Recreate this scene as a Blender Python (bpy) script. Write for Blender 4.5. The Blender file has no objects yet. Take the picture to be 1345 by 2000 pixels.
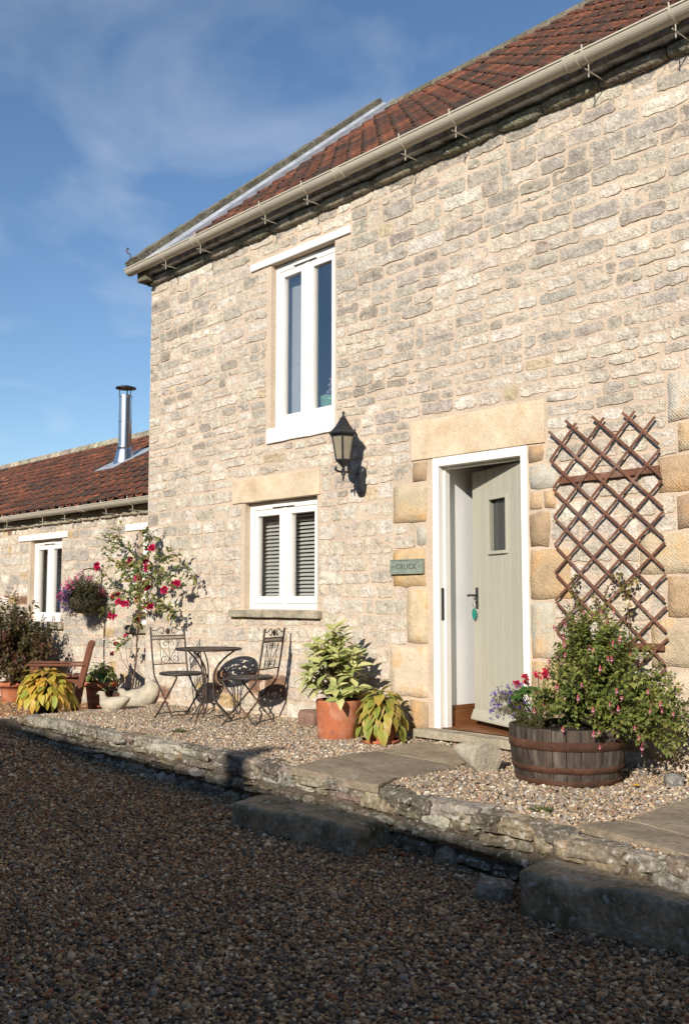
import bpy, math, random
import numpy as np
from mathutils import Vector, Matrix, noise, Euler

# ------------------------------------------------------------------ camera, sky, sun, exposure
scene = bpy.context.scene
COL = scene.collection
cam_d = bpy.data.cameras.new("camera")
cam_d.sensor_fit = 'VERTICAL'; cam_d.sensor_height = 36.0; cam_d.lens = 35.0
cam_d.clip_start = 0.05; cam_d.clip_end = 2000.0
cam = bpy.data.objects.new("camera", cam_d); COL.objects.link(cam)
HEAD, PITCH = math.radians(137.8), math.atan(172 / 1944)
cam.location = (0, -5.53, 1.05)
cam.rotation_euler = (math.pi / 2 + PITCH, 0, HEAD - math.pi / 2)
scene.camera = cam

SUN_DIR = Vector((-0.45, 1.0, -0.50)).normalized()      # the way the light travels
sun_elev = math.asin(-SUN_DIR.z)
sun_rot = math.atan2(-SUN_DIR.x, -SUN_DIR.y)

world = bpy.data.worlds.new("World"); scene.world = world; world.use_nodes = True
wt = world.node_tree; wt.nodes.clear()
def wn(t, **k):
    n = wt.nodes.new(t)
    for a, b in k.items(): setattr(n, a, b)
    return n
w_out = wn('ShaderNodeOutputWorld'); w_bg = wn('ShaderNodeBackground')
w_sky = wn('ShaderNodeTexSky', sky_type='NISHITA', sun_disc=False)
w_sky.sun_elevation = sun_elev; w_sky.sun_rotation = sun_rot
w_sky.air_density = 1.0; w_sky.dust_density = 0.1; w_sky.ozone_density = 3.2; w_sky.altitude = 80
w_bg.inputs['Strength'].default_value = 0.112
w_co = wn('ShaderNodeTexCoord'); w_sep = wn('ShaderNodeSeparateXYZ')
wt.links.new(w_co.outputs['Generated'], w_sep.inputs[0])
w_zc = wn('ShaderNodeMath', operation='MAXIMUM'); w_zc.inputs[1].default_value = 0.06
wt.links.new(w_sep.outputs['Z'], w_zc.inputs[0])
w_add = wn('ShaderNodeMath', operation='ADD'); w_add.inputs[1].default_value = 0.25
wt.links.new(w_zc.outputs[0], w_add.inputs[0])
w_dx = wn('ShaderNodeMath', operation='DIVIDE'); w_dy = wn('ShaderNodeMath', operation='DIVIDE')
wt.links.new(w_sep.outputs['X'], w_dx.inputs[0]); wt.links.new(w_add.outputs[0], w_dx.inputs[1])
wt.links.new(w_sep.outputs['Y'], w_dy.inputs[0]); wt.links.new(w_add.outputs[0], w_dy.inputs[1])
w_cmb = wn('ShaderNodeCombineXYZ')
wt.links.new(w_dx.outputs[0], w_cmb.inputs['X']); wt.links.new(w_dy.outputs[0], w_cmb.inputs['Y'])
w_cmb.inputs['Z'].default_value = 3.7
w_n = wn('ShaderNodeTexNoise'); w_n.inputs['Scale'].default_value = 3.1; w_n.inputs['Detail'].default_value = 6.0
w_n.inputs['Roughness'].default_value = 0.5; w_n.inputs['Distortion'].default_value = 0.35
wt.links.new(w_cmb.outputs[0], w_n.inputs['Vector'])
w_r = wn('ShaderNodeValToRGB')
w_r.color_ramp.elements[0].position = 0.54; w_r.color_ramp.elements[0].color = (0, 0, 0, 1)
w_r.color_ramp.elements[1].position = 0.80; w_r.color_ramp.elements[1].color = (0.26, 0.26, 0.26, 1)
wt.links.new(w_n.outputs[0], w_r.inputs[0])
w_mix = wn('ShaderNodeMix', data_type='RGBA', blend_type='MIX')
w_mix.inputs['B'].default_value = (8.0, 8.0, 8.4, 1)
w_hs = wn('ShaderNodeHueSaturation'); w_hs.inputs['Saturation'].default_value = 1.05; wt.links.new(w_sky.outputs[0], w_hs.inputs['Color'])
wt.links.new(w_r.outputs[0], w_mix.inputs['Factor']); wt.links.new(w_hs.outputs[0], w_mix.inputs['A'])
wt.links.new(w_mix.outputs['Result'], w_bg.inputs['Color']); wt.links.new(w_bg.outputs[0], w_out.inputs['Surface'])

sun_d = bpy.data.lights.new("sun", 'SUN'); sun_d.energy = 4.9; sun_d.angle = math.radians(0.53); sun_d.color = (1.0, 0.93, 0.835)
sun = bpy.data.objects.new("sun", sun_d); COL.objects.link(sun)
sun.rotation_euler = SUN_DIR.to_track_quat('-Z', 'Y').to_euler(); sun.location = (4, -9, 8)

vs = scene.view_settings
scene.display_settings.display_device = 'sRGB'
vs.view_transform = 'Standard'; vs.look = 'None'; vs.exposure = 0.24; vs.gamma = 1.0; vs.use_curve_mapping = False
scene.render.engine = 'CYCLES'
scene.cycles.use_denoising = True
scene.cycles.max_bounces = 6; scene.cycles.transparent_max_bounces = 12
scene.cycles.sample_clamp_indirect = 8.0

# ------------------------------------------------------------------ materials
MATS = {}
def mat(name, base=(0.5, 0.5, 0.5), rough=0.8, attr=False, var=0.25, var_scale=6.0, fine=60.0, fine_amt=0.15,
        bump=0.0, bump_scale=80.0, bump2=0.0, bump2_scale=18.0, metal=0.0, spec=0.3, tint2=None, tint2_amt=0.0, tint2_scale=3.0,
        translucent=0.0, inst=False, speck=None, speck_scale=120.0, speck_lo=0.62, speck_hi=0.7, stretch=None, wave=None, coat=0.0, bump_dist=0.01, wbump=None):
    m = bpy.data.materials.new(name); m.use_nodes = True
    nt = m.node_tree; N = nt.nodes; L = nt.links
    b = N['Principled BSDF']; out = N['Material Output']
    def new(t, **k):
        n = N.new(t)
        for a, c in k.items(): setattr(n, a, c)
        return n
    tc = new('ShaderNodeTexCoord'); vec = tc.outputs['Object']
    if stretch:
        mp = new('ShaderNodeMapping'); mp.inputs['Scale'].default_value = stretch
        L.new(vec, mp.inputs['Vector']); vec = mp.outputs[0]
    def ntex(sc, det=4.0, rg=0.55):
        n = new('ShaderNodeTexNoise'); n.inputs['Scale'].default_value = sc; n.inputs['Detail'].default_value = det
        n.inputs['Roughness'].default_value = rg; L.new(vec, n.inputs['Vector']); return n
    if attr or inst:
        a = new('ShaderNodeAttribute'); a.attribute_name = 'pcol' if inst else 'Col'
        if inst: a.attribute_type = 'INSTANCER'
        col = a.outputs['Color']
    else:
        r = new('ShaderNodeRGB'); r.outputs[0].default_value = (*base, 1); col = r.outputs[0]
    def mul(col, fac_out, lo, hi):
        mr = new('ShaderNodeMapRange'); mr.inputs['From Min'].default_value = 0.3; mr.inputs['From Max'].default_value = 0.7
        mr.inputs['To Min'].default_value = lo; mr.inputs['To Max'].default_value = hi
        L.new(fac_out, mr.inputs['Value'])
        mx = new('ShaderNodeMix', data_type='RGBA', blend_type='MULTIPLY'); mx.inputs['Factor'].default_value = 1.0
        L.new(col, mx.inputs['A']); L.new(mr.outputs[0], mx.inputs['B']); return mx.outputs['Result']
    if tint2 is not None:
        n = ntex(tint2_scale, 5.0, 0.6)
        rp = new('ShaderNodeValToRGB'); rp.color_ramp.elements[0].position = 0.48; rp.color_ramp.elements[1].position = 0.66
        rp.color_ramp.elements[0].color = (0, 0, 0, 1); rp.color_ramp.elements[1].color = (tint2_amt,) * 3 + (1,)
        L.new(n.outputs[0], rp.inputs[0])
        mx = new('ShaderNodeMix', data_type='RGBA'); mx.inputs['B'].default_value = (*tint2, 1)
        L.new(rp.outputs[0], mx.inputs['Factor']); L.new(col, mx.inputs['A']); col = mx.outputs['Result']
    if wave:
        wv = new('ShaderNodeTexWave'); wv.inputs['Scale'].default_value = wave[0]; wv.inputs['Distortion'].default_value = wave[1]
        wv.inputs['Detail'].default_value = 3.0; wv.inputs['Detail Scale'].default_value = wave[4] if len(wave) > 4 else 1.0
        wv.bands_direction = wave[3] if len(wave) > 3 else 'DIAGONAL'
        L.new(vec, wv.inputs['Vector'])
        col = mul(col, wv.outputs['Fac'], 1 - wave[2], 1 + wave[2])
    if var: col = mul(col, ntex(var_scale).outputs[0], 1 - var, 1 + var)
    if fine_amt: col = mul(col, ntex(fine, 3.0, 0.6).outputs[0], 1 - fine_amt, 1 + fine_amt)
    if speck is not None:
        n = ntex(speck_scale, 2.0, 0.5)
        rp = new('ShaderNodeValToRGB'); rp.color_ramp.elements[0].position = speck_lo; rp.color_ramp.elements[1].position = speck_hi
        L.new(n.outputs[0], rp.inputs[0])
        mx = new('ShaderNodeMix', data_type='RGBA'); mx.inputs['B'].default_value = (*speck, 1)
        L.new(rp.outputs[0], mx.inputs['Factor']); L.new(col, mx.inputs['A']); col = mx.outputs['Result']
    L.new(col, b.inputs['Base Color'])
    b.inputs['Roughness'].default_value = rough; b.inputs['Metallic'].default_value = metal
    b.inputs['Specular IOR Level'].default_value = spec
    if coat: b.inputs['Coat Weight'].default_value = coat; b.inputs['Coat Roughness'].default_value = 0.25
    h = None
    if bump:
        bn = new('ShaderNodeBump'); bn.inputs['Strength'].default_value = bump; bn.inputs['Distance'].default_value = bump_dist
        L.new(ntex(bump_scale, 5.0, 0.65).outputs[0], bn.inputs['Height']); h = bn
    if bump2:
        bn2 = new('ShaderNodeBump'); bn2.inputs['Strength'].default_value = bump2; bn2.inputs['Distance'].default_value = 0.02
        L.new(ntex(bump2_scale, 4.0, 0.6).outputs[0], bn2.inputs['Height'])
        if h: L.new(h.outputs[0], bn2.inputs['Normal'])
        h = bn2
    if wbump:
        wv = new('ShaderNodeTexWave'); wv.bands_direction = 'DIAGONAL'; wv.inputs['Scale'].default_value = wbump[0]; wv.inputs['Distortion'].default_value = 4.0; wv.inputs['Detail'].default_value = 3.0; wv.inputs['Detail Scale'].default_value = 1.5; L.new(vec, wv.inputs['Vector'])
        bn3 = new('ShaderNodeBump'); bn3.inputs['Strength'].default_value = wbump[1]; bn3.inputs['Distance'].default_value = 0.008; L.new(wv.outputs['Fac'], bn3.inputs['Height'])
        if h: L.new(h.outputs[0], bn3.inputs['Normal'])
        h = bn3
    if h: L.new(h.outputs[0], b.inputs['Normal'])
    if translucent:
        tr = new('ShaderNodeBsdfTranslucent'); L.new(col, tr.inputs['Color'])
        ms = new('ShaderNodeMixShader'); ms.inputs[0].default_value = translucent
        L.new(b.outputs[0], ms.inputs[1]); L.new(tr.outputs[0], ms.inputs[2]); L.new(ms.outputs[0], out.inputs['Surface'])
    MATS[name] = m
    return m

def glass_mat(name, ior=0.1, tint=(0.9, 0.93, 0.95), rough=0.0):
    m = bpy.data.materials.new(name); m.use_nodes = True
    nt = m.node_tree; N = nt.nodes; L = nt.links; N.remove(N['Principled BSDF']); out = N['Material Output']
    lw = N.new('ShaderNodeLayerWeight'); lw.inputs['Blend'].default_value = 0.35
    f = N.new('ShaderNodeMapRange'); f.inputs['To Min'].default_value = ior; f.inputs['To Max'].default_value = 0.85; L.new(lw.outputs['Facing'], f.inputs['Value'])
    t = N.new('ShaderNodeBsdfTransparent'); t.inputs['Color'].default_value = (*tint, 1)
    g = N.new('ShaderNodeBsdfGlossy'); g.inputs['Roughness'].default_value = rough
    mx = N.new('ShaderNodeMixShader'); L.new(f.outputs[0], mx.inputs[0]); L.new(t.outputs[0], mx.inputs[1]); L.new(g.outputs[0], mx.inputs[2])
    L.new(mx.outputs[0], out.inputs['Surface']); MATS[name] = m
    return m

mat('stone', attr=True, rough=0.95, var=0.22, var_scale=13, fine=75, fine_amt=0.20, bump=0.9, bump_scale=95, bump2=0.85, bump2_scale=34, spec=0.1,
    speck=(0.26, 0.23, 0.19), speck_scale=85, speck_lo=0.60, speck_hi=0.80)
mat('mortar', (0.575, 0.46, 0.345), rough=0.97, var=0.14, var_scale=2.5, fine=120, fine_amt=0.16, bump=0.6, bump_scale=150, bump2=0.5, bump2_scale=30, spec=0.1)
mat('sandstone', attr=True, rough=0.95, var=0.16, var_scale=5, fine=60, fine_amt=0.14, bump=0.6, bump_scale=120, bump2=0.4, bump2_scale=30, spec=0.1,
    tint2=(0.56, 0.33, 0.14), tint2_amt=0.75, tint2_scale=5.0, wave=(26, 5.0, 0.04, 'DIAGONAL', 2.0), wbump=(30, 0.22))
mat('lintel_stone', (0.64, 0.52, 0.36), rough=0.95, var=0.13, var_scale=3.5, fine=50, fine_amt=0.1, bump=0.5, bump_scale=60, bump2=0.35, bump2_scale=12, spec=0.1,
    tint2=(0.56, 0.40, 0.24), tint2_amt=0.6, tint2_scale=5.0, wbump=(21, 0.12))
mat('old_stone', attr=True, rough=0.95, var=0.38, var_scale=9, fine=50, fine_amt=0.32, bump=1.0, bump_scale=70, bump2=0.9, bump2_scale=20, spec=0.1,
    tint2=(0.15, 0.135, 0.09), tint2_amt=0.75, tint2_scale=8.0, speck=(0.50, 0.47, 0.40), speck_scale=34, speck_lo=0.55, speck_hi=0.72)
mat('wall_earth', (0.27, 0.215, 0.145), rough=1.0, var=0.3, var_scale=6, fine=60, fine_amt=0.3, bump=1.0, bump_scale=60, bump2=0.8, bump2_scale=18, spec=0.05, tint2=(0.13, 0.125, 0.06), tint2_amt=0.7, tint2_scale=5)
mat('moss_stone', (0.33, 0.25, 0.16), rough=0.95, var=0.3, var_scale=5, fine=40, fine_amt=0.25, bump=1.0, bump_scale=60, bump2=0.8, bump2_scale=14, spec=0.1,
    tint2=(0.10, 0.105, 0.05), tint2_amt=0.8, tint2_scale=6.0, speck=(0.44, 0.41, 0.35), speck_scale=26, speck_lo=0.58, speck_hi=0.72)
mat('flagstone', attr=True, rough=0.92, var=0.26, var_scale=5, fine=35, fine_amt=0.22, bump=0.9, bump_scale=45, bump2=0.9, bump2_scale=9, spec=0.2)
mat('sill_stone', (0.40, 0.345, 0.25), rough=0.95, var=0.25, var_scale=6, fine=60, fine_amt=0.2, bump=0.8, bump_scale=80, bump2=0.5, bump2_scale=20, spec=0.1,
    tint2=(0.20, 0.19, 0.14), tint2_amt=0.7, tint2_scale=7)
mat('ornament', (0.50, 0.435, 0.33), rough=0.95, var=0.22, var_scale=10, fine=90, fine_amt=0.2, bump=0.8, bump_scale=120, bump2=0.4, bump2_scale=40, spec=0.1,
    tint2=(0.40, 0.36, 0.28), tint2_amt=0.7, tint2_scale=14, speck=(0.2, 0.17, 0.12), speck_scale=90, speck_lo=0.62, speck_hi=0.7)
mat('white_paint', (0.80, 0.765, 0.70), rough=0.55, var=0.03, var_scale=5, fine=90, fine_amt=0.03, bump=0.12, bump_scale=60, spec=0.35)
mat('white_render', (0.78, 0.75, 0.69), rough=0.9, var=0.06, var_scale=8, fine=60, fine_amt=0.06, bump=0.5, bump_scale=60, bump2=0.3, bump2_scale=15)
mat('plaster', (0.80, 0.79, 0.76), rough=0.9, var=0.02, fine_amt=0.02)
mat('room', (0.42, 0.45, 0.48), rough=0.9, var=0.05, fine_amt=0.0)
mat('door_paint', (0.42, 0.405, 0.32), rough=0.5, var=0.05, var_scale=4, fine=60, fine_amt=0.04, bump=0.12, bump_scale=50, stretch=(1, 1, 0.15), spec=0.35)
mat('oak', (0.20, 0.08, 0.03), rough=0.5, var=0.2, var_scale=8, fine=60, fine_amt=0.15, stretch=(1, 0.15, 1), bump=0.1)
mat('door_glass', (0.06, 0.06, 0.06), rough=0.15, var=0.0, fine_amt=0.0, spec=0.6)
mat('black_iron', (0.018, 0.018, 0.02), rough=0.42, var=0.2, var_scale=12, fine_amt=0.1, bump=0.15, bump_scale=90, spec=0.5)
mat('worn_iron', (0.075, 0.062, 0.052), rough=0.6, metal=0.35, var=0.3, var_scale=14, fine=70, fine_amt=0.3, tint2=(0.17, 0.075, 0.035), tint2_amt=0.8, tint2_scale=9, bump=0.3, bump_scale=150)
mat('seat_iron', (0.055, 0.05, 0.048), rough=0.5, metal=0.4, var=0.3, var_scale=14, fine_amt=0.25, tint2=(0.14, 0.07, 0.04), tint2_amt=0.6, tint2_scale=12, bump=0.3, bump_scale=150)
mat('amber_glass', (0.36, 0.31, 0.22), rough=0.25, var=0.12, var_scale=12, fine_amt=0.0, spec=0.5, translucent=0.25)
mat('bronze_plate', (0.27, 0.31, 0.25), rough=0.6, metal=0.2, var=0.2, var_scale=20, fine=120, fine_amt=0.15, bump=0.3, bump_scale=200)
mat('bronze_dark', (0.12, 0.135, 0.105), rough=0.6, var=0.1)
mat('green_tag', (0.0, 0.22, 0.16), rough=0.4, var=0.0, fine_amt=0.0)
mat('gutter', (0.47, 0.42, 0.325), rough=0.5, var=0.06, var_scale=3, fine=60, fine_amt=0.06, bump=0.05, spec=0.35, stretch=(0.3, 1, 1))
mat('tile', attr=True, rough=0.92, var=0.35, var_scale=14, fine=70, fine_amt=0.3, bump=0.6, bump_scale=90, spec=0.12,
    tint2=(0.05, 0.04, 0.034), tint2_amt=0.85, tint2_scale=9)
mat('roof_felt', (0.04, 0.025, 0.02), rough=1.0)
mat('coping', (0.17, 0.15, 0.11), rough=0.97, var=0.35, var_scale=7, fine=45, fine_amt=0.3, bump=1.0, bump_scale=60, bump2=0.7, bump2_scale=14, spec=0.1,
    tint2=(0.09, 0.085, 0.04), tint2_amt=0.7, tint2_scale=5, speck=(0.45, 0.43, 0.38), speck_scale=30, speck_lo=0.66, speck_hi=0.72)
mat('lead', (0.46, 0.48, 0.51), rough=0.5, metal=0.35, var=0.2, var_scale=6, fine=40, fine_amt=0.1, bump=0.2, bump_scale=20)
mat('steel', (0.62, 0.62, 0.63), rough=0.28, metal=1.0, var=0.06, fine=40, fine_amt=0.05, bump=0.06, bump_scale=30)
mat('brown_wood', (0.165, 0.072, 0.042), rough=0.65, var=0.3, var_scale=6, fine=70, fine_amt=0.25, stretch=(1, 1, 1), bump=0.3, bump_scale=120,
    tint2=(0.34, 0.26, 0.21), tint2_amt=0.35, tint2_scale=8)
mat('red_wood', (0.17, 0.06, 0.03), rough=0.55, var=0.2, var_scale=6, fine=70, fine_amt=0.2, bump=0.2, bump_scale=100)
mat('barrel_wood', (0.062, 0.045, 0.034), rough=0.9, var=0.35, var_scale=5, fine=24, fine_amt=0.45, stretch=(1.5, 1.5, 0.16), bump=0.8, bump_scale=50,
    tint2=(0.21, 0.18, 0.15), tint2_amt=0.65, tint2_scale=9)
mat('rust', (0.095, 0.042, 0.024), rough=0.85, metal=0.15, var=0.35, var_scale=9, fine=70, fine_amt=0.3, bump=0.5, bump_scale=110,
    tint2=(0.06, 0.035, 0.025), tint2_amt=0.7, tint2_scale=6)
mat('terracotta', (0.40, 0.125, 0.055), rough=0.8, var=0.14, var_scale=5, fine=50, fine_amt=0.1, bump=0.2, bump_scale=90, tint2=(0.50, 0.27, 0.17), tint2_amt=0.6, tint2_scale=9, speck=(0.22, 0.11, 0.07), speck_scale=22, speck_lo=0.62, speck_hi=0.8)
mat('black_pot', (0.02, 0.018, 0.016), rough=0.7)
mat('soil', (0.03, 0.02, 0.013), rough=1.0, bump=1.0, bump_scale=60)
mat('bark', (0.13, 0.085, 0.05), rough=0.9, var=0.3, var_scale=20, bump=0.4, bump_scale=120)
mat('twig', (0.10, 0.075, 0.035), rough=0.85, var=0.3, var_scale=20)
mat('leaf', attr=True, rough=0.48, var=0.18, var_scale=30, fine_amt=0.1, translucent=0.30, spec=0.35)
mat('leaf_spotted', attr=True, rough=0.42, var=0.1, var_scale=20, fine_amt=0.0, translucent=0.25, spec=0.4, speck=(0.68, 0.65, 0.30), speck_scale=46, speck_lo=0.50, speck_hi=0.58)
mat('petal', attr=True, rough=0.6, var=0.12, var_scale=60, fine_amt=0.0, translucent=0.3, spec=0.2)
mat('moss_basket', (0.05, 0.04, 0.025), rough=1.0, var=0.4, var_scale=30, bump=1.0, bump_scale=80)
mat('pebble', inst=True, rough=0.85, var=0.15, var_scale=1.2, fine=4.0, fine_amt=0.12, spec=0.25)
mat('gravel_bed', (0.11, 0.085, 0.06), rough=1.0, var=0.3, var_scale=3, fine=90, fine_amt=0.5, bump=1.0, bump_scale=55, bump_dist=0.02)
mat('blind', (0.78, 0.75, 0.66), rough=0.6, var=0.02, fine_amt=0.0)
mat('roller', (0.43, 0.43, 0.42), rough=0.9, var=0.06, var_scale=3)
mat('curtain', (0.10, 0.13, 0.22), rough=0.9, var=0.2, var_scale=3)
mat('pine', (0.36, 0.14, 0.06), rough=0.5, var=0.1)
mat('green_pot', (0.16, 0.34, 0.24), rough=0.3, var=0.1, tint2=(0.25, 0.2, 0.15), tint2_amt=0.4)
mat('cable', (0.02, 0.018, 0.015), rough=0.6)
mat('dead_leaf', attr=True, rough=0.8, var=0.2, var_scale=40)
mat('barn_wall', (0.36, 0.33, 0.27), rough=0.95, var=0.25, var_scale=4, fine=12, fine_amt=0.3, bump=0.8, bump_scale=10)
glass_mat('pane_glass', 0.17)

# ------------------------------------------------------------------ mesh building helpers
def V(*a): return Vector(a)
class MB:
    def __init__(s): s.v, s.f, s.c = [], [], []
    def add(s, v, f, col=None):
        b = len(s.v); s.v += [tuple(p) for p in v]; s.f += [tuple(i + b for i in q) for q in f]
        if col is None: col = (0.5, 0.5, 0.5)
        if len(col) and not hasattr(col[0], '__len__'): s.c += [tuple(col)] * len(v)
        else: s.c += [tuple(c) for c in col]
        return s
    def box(s, x0, x1, y0, y1, z0, z1, col=None, M=None):
        v = [Vector((x, y, z)) for z in (z0, z1) for y in (y0, y1) for x in (x0, x1)]
        if M: v = [M @ p for p in v]
        return s.add(v, [(0, 2, 3, 1), (4, 5, 7, 6), (0, 1, 5, 4), (2, 6, 7, 3), (0, 4, 6, 2), (1, 3, 7, 5)], col)
    def tube(s, pts, r, n=8, col=None, cap=True, flat=None):
        pts = [Vector(p) for p in pts]; k = len(pts)
        rr = r if hasattr(r, '__len__') else [r] * k
        up = Vector((0, 0, 1)); vv, ff = [], []
        t0 = (pts[1] - pts[0]).normalized()
        a = t0.cross(up)
        if a.length < 0.05: a = t0.cross(Vector((0, 1, 0)))
        a.normalize()
        for i in range(k):
            t = ((pts[min(i + 1, k - 1)] - pts[i]).normalized() + (pts[i] - pts[max(i - 1, 0)]).normalized())
            t = t.normalized() if t.length > 1e-6 else t0
            a = (a - t * a.dot(t)); a = a.normalized() if a.length > 1e-6 else t.orthogonal().normalized()
            b = t.cross(a)
            for j in range(n):
                an = 2 * math.pi * j / n
                vv.append(pts[i] + (a * math.cos(an) + b * math.sin(an) * (flat or 1.0)) * rr[i])
        for i in range(k - 1):
            for j in range(n):
                ff.append((i * n + j, i * n + (j + 1) % n, (i + 1) * n + (j + 1) % n, (i + 1) * n + j))
        if cap: ff.append(tuple(range(n - 1, -1, -1))); ff.append(tuple((k - 1) * n + j for j in range(n)))
        return s.add(vv, ff, col)
    def lathe(s, prof, n=24, c=(0, 0, 0), col=None, rot=0.0, caps=True, M=None, sx=1.0, sy=1.0):
        vv, ff = [], []
        for (r, z) in prof:
            for j in range(n):
                an = rot + 2 * math.pi * j / n
                p = Vector((c[0] + r * math.cos(an) * sx, c[1] + r * math.sin(an) * sy, c[2] + z))
                vv.append(M @ p if M else p)
        for i in range(len(prof) - 1):
            for j in range(n): ff.append((i * n + j, i * n + (j + 1) % n, (i + 1) * n + (j + 1) % n, (i + 1) * n + j))
        if caps:
            ff.append(tuple(range(n - 1, -1, -1))); k = len(prof) - 1; ff.append(tuple(k * n + j for j in range(n)))
        return s.add(vv, ff, col)
    def mesh(s, name, smooth=False):
        me = bpy.data.meshes.new(name); me.from_pydata(s.v, [], s.f)
        ca = me.color_attributes.new('Col', 'FLOAT_COLOR', 'POINT')
        arr = np.ones((len(s.v), 4), dtype=np.float32); arr[:, :3] = np.array(s.c, dtype=np.float32).reshape(-1, 3)
        ca.data.foreach_set('color', arr.ravel())
        if smooth: me.polygons.foreach_set('use_smooth', [True] * len(me.polygons))
        me.update(); return me
    def build(s, name, m, parent=None, smooth=False, bevel=0.0, local=False, kind=None, auto=None):
        me = s.mesh(name, smooth)
        return link(name, me, m, parent, bevel, local, kind)

def link(name, me, m, parent=None, bevel=0.0, local=False, kind=None, M=None):
    o = bpy.data.objects.new(name, me); COL.objects.link(o)
    if m is not None and len(me.materials) == 0: me.materials.append(MATS[m] if isinstance(m, str) else m)
    if M is not None: o.matrix_world = M
    if parent is not None:
        o.parent = parent
        if not local and parent.type == 'EMPTY': o.matrix_parent_inverse = Matrix.Translation(parent.location).inverted()
    if bevel:
        bm_ = o.modifiers.new('bevel', 'BEVEL'); bm_.width = bevel; bm_.segments = 2; bm_.limit_method = 'ANGLE'
    if kind: o['kind'] = kind
    return o
def tag(o, label, cat, group=None, kind=None):
    o['label'] = label; o['category'] = cat
    if group: o['group'] = group
    if kind: o['kind'] = kind
    return o
def thing(name, label, cat, loc=(0, 0, 0), group=None, rotz=0.0):
    o = bpy.data.objects.new(name, None); COL.objects.link(o); o.location = loc; o.rotation_euler = (0, 0, rotz)
    o.empty_display_size = 0.1
    return tag(o, label, cat, group)
def jit(c, rnd, a): 
    k = 1 + rnd.uniform(-a, a); return tuple(max(0.0, x * k * (1 + rnd.uniform(-a, a) * 0.25)) for x in c)
def lerp(a, b, t): return tuple(x + (y - x) * t for x, y in zip(a, b))
def smooth01(t): t = max(0.0, min(1.0, t)); return t * t * (3 - 2 * t)
def catmull(pts, n=6):
    P = [Vector(p) for p in pts]; out = []
    for i in range(len(P) - 1):
        p0 = P[max(i - 1, 0)]; p1 = P[i]; p2 = P[i + 1]; p3 = P[min(i + 2, len(P) - 1)]
        for k in range(n):
            t = k / n
            out.append(0.5 * ((2 * p1) + (p2 - p0) * t + (2 * p0 - 5 * p1 + 4 * p2 - p3) * t * t + (3 * p1 - p0 - 3 * p2 + p3) * t ** 3))
    out.append(P[-1]); return out
def proj_size(p, q):      # how large a piece shows, to choose which pieces become parts
    d = (Vector(p) + Vector(q)) / 2 - cam.location
    return (Vector(q) - Vector(p)).length / max(0.3, d.length)
from bpy_extras.object_utils import world_to_camera_view
scene.render.resolution_x = 688; scene.render.resolution_y = 1024
bpy.context.view_layer.update()
def shows(p, m=0.02):
    q = world_to_camera_view(scene, cam, Vector(p)); return q.z > 0 and -m < q.x < 1 + m and -m < q.y < 1 + m

# ------------------------------------------------------------------ levels of the ground
def interp(tab, x):
    if x <= tab[0][0]: return tab[0][1]
    for (a, b), (c, d) in zip(tab, tab[1:]):
        if x <= c: return b + (d - b) * (x - a) / (c - a)
    return tab[-1][1]
YARD = [(-14, -0.31), (-11.5, -0.22), (-10.2, -0.19), (-9.1, -0.21), (-7.5, -0.27), (-6, -0.29)]
TERR = [(-10.9, -0.36), (-10.3, -0.20), (-9.6, -0.11), (-9.1, -0.05), (-7.6, -0.01), (-6.5, 0.0)]
EDGE = [(-11, -1.25), (-9.15, -1.40), (-7.3, -1.48), (-5.5, -1.53), (-4.06, -1.60), (-2.1, -1.82), (0.5, -2.12)]
def zy(x): return interp(YARD, x)
def zt(x): return interp(TERR, x)
def ye(x): return interp(EDGE, x)
def sheet(name, xs, yf, zf, m, kind='structure', skirt=None):
    b = MB(); vv = []; ff = []
    ny = None
    for i, x in enumerate(xs):
        ys = yf(x); ny = len(ys)
        for y in ys: vv.append((x, y, zf(x, y)))
    for i in range(len(xs) - 1):
        for j in range(ny - 1):
            ff.append((i * ny + j, (i + 1) * ny + j, (i + 1) * ny + j + 1, i * ny + j + 1))
    b.add(vv, ff); 
    if skirt:
        n0 = len(b.v); 
        b.add([(x, yf(x)[0], zf(x, 0) - skirt) for x in xs], [])
        for i in range(len(xs) - 1): b.f.append((i * ny, n0 + i, n0 + i + 1, (i + 1) * ny))
    o = b.build(name, m, smooth=True); o['kind'] = kind; return o
xs = [-400, -120, -50] + [-26 + 0.5 * i for i in range(60)] + [8, 20, 60, 200, 400]
ysg = [-400, -120, -50, -20] + [-14 + 0.5 * i for i in range(33)] + [6, 15, 60, 200, 400]
yard = sheet('courtyard_ground', xs, lambda x: ysg, lambda x, y: zy(x) + (0.012 * noise.noise((x * 0.7, y * 0.7, 1)) if -14 < y < 0.4 and -24 < x < 3 else 0), 'gravel_bed')
terr = sheet('terrace_ground', [-10.9 + 0.1 * i for i in range(113)], lambda x: [ye(x) + 0.03 + (0.47 if x < -9.2 else 0.02) * j / 9 - (ye(x) + 0.03) * j / 9 for j in range(10)],
             lambda x, y: zt(x) - 0.006, 'gravel_bed', skirt=0.3)
yard['label'] = 'shaded brown pebble gravel of the lower courtyard'; terr['label'] = 'raised gravel terrace along the foot of the cottage'

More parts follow.
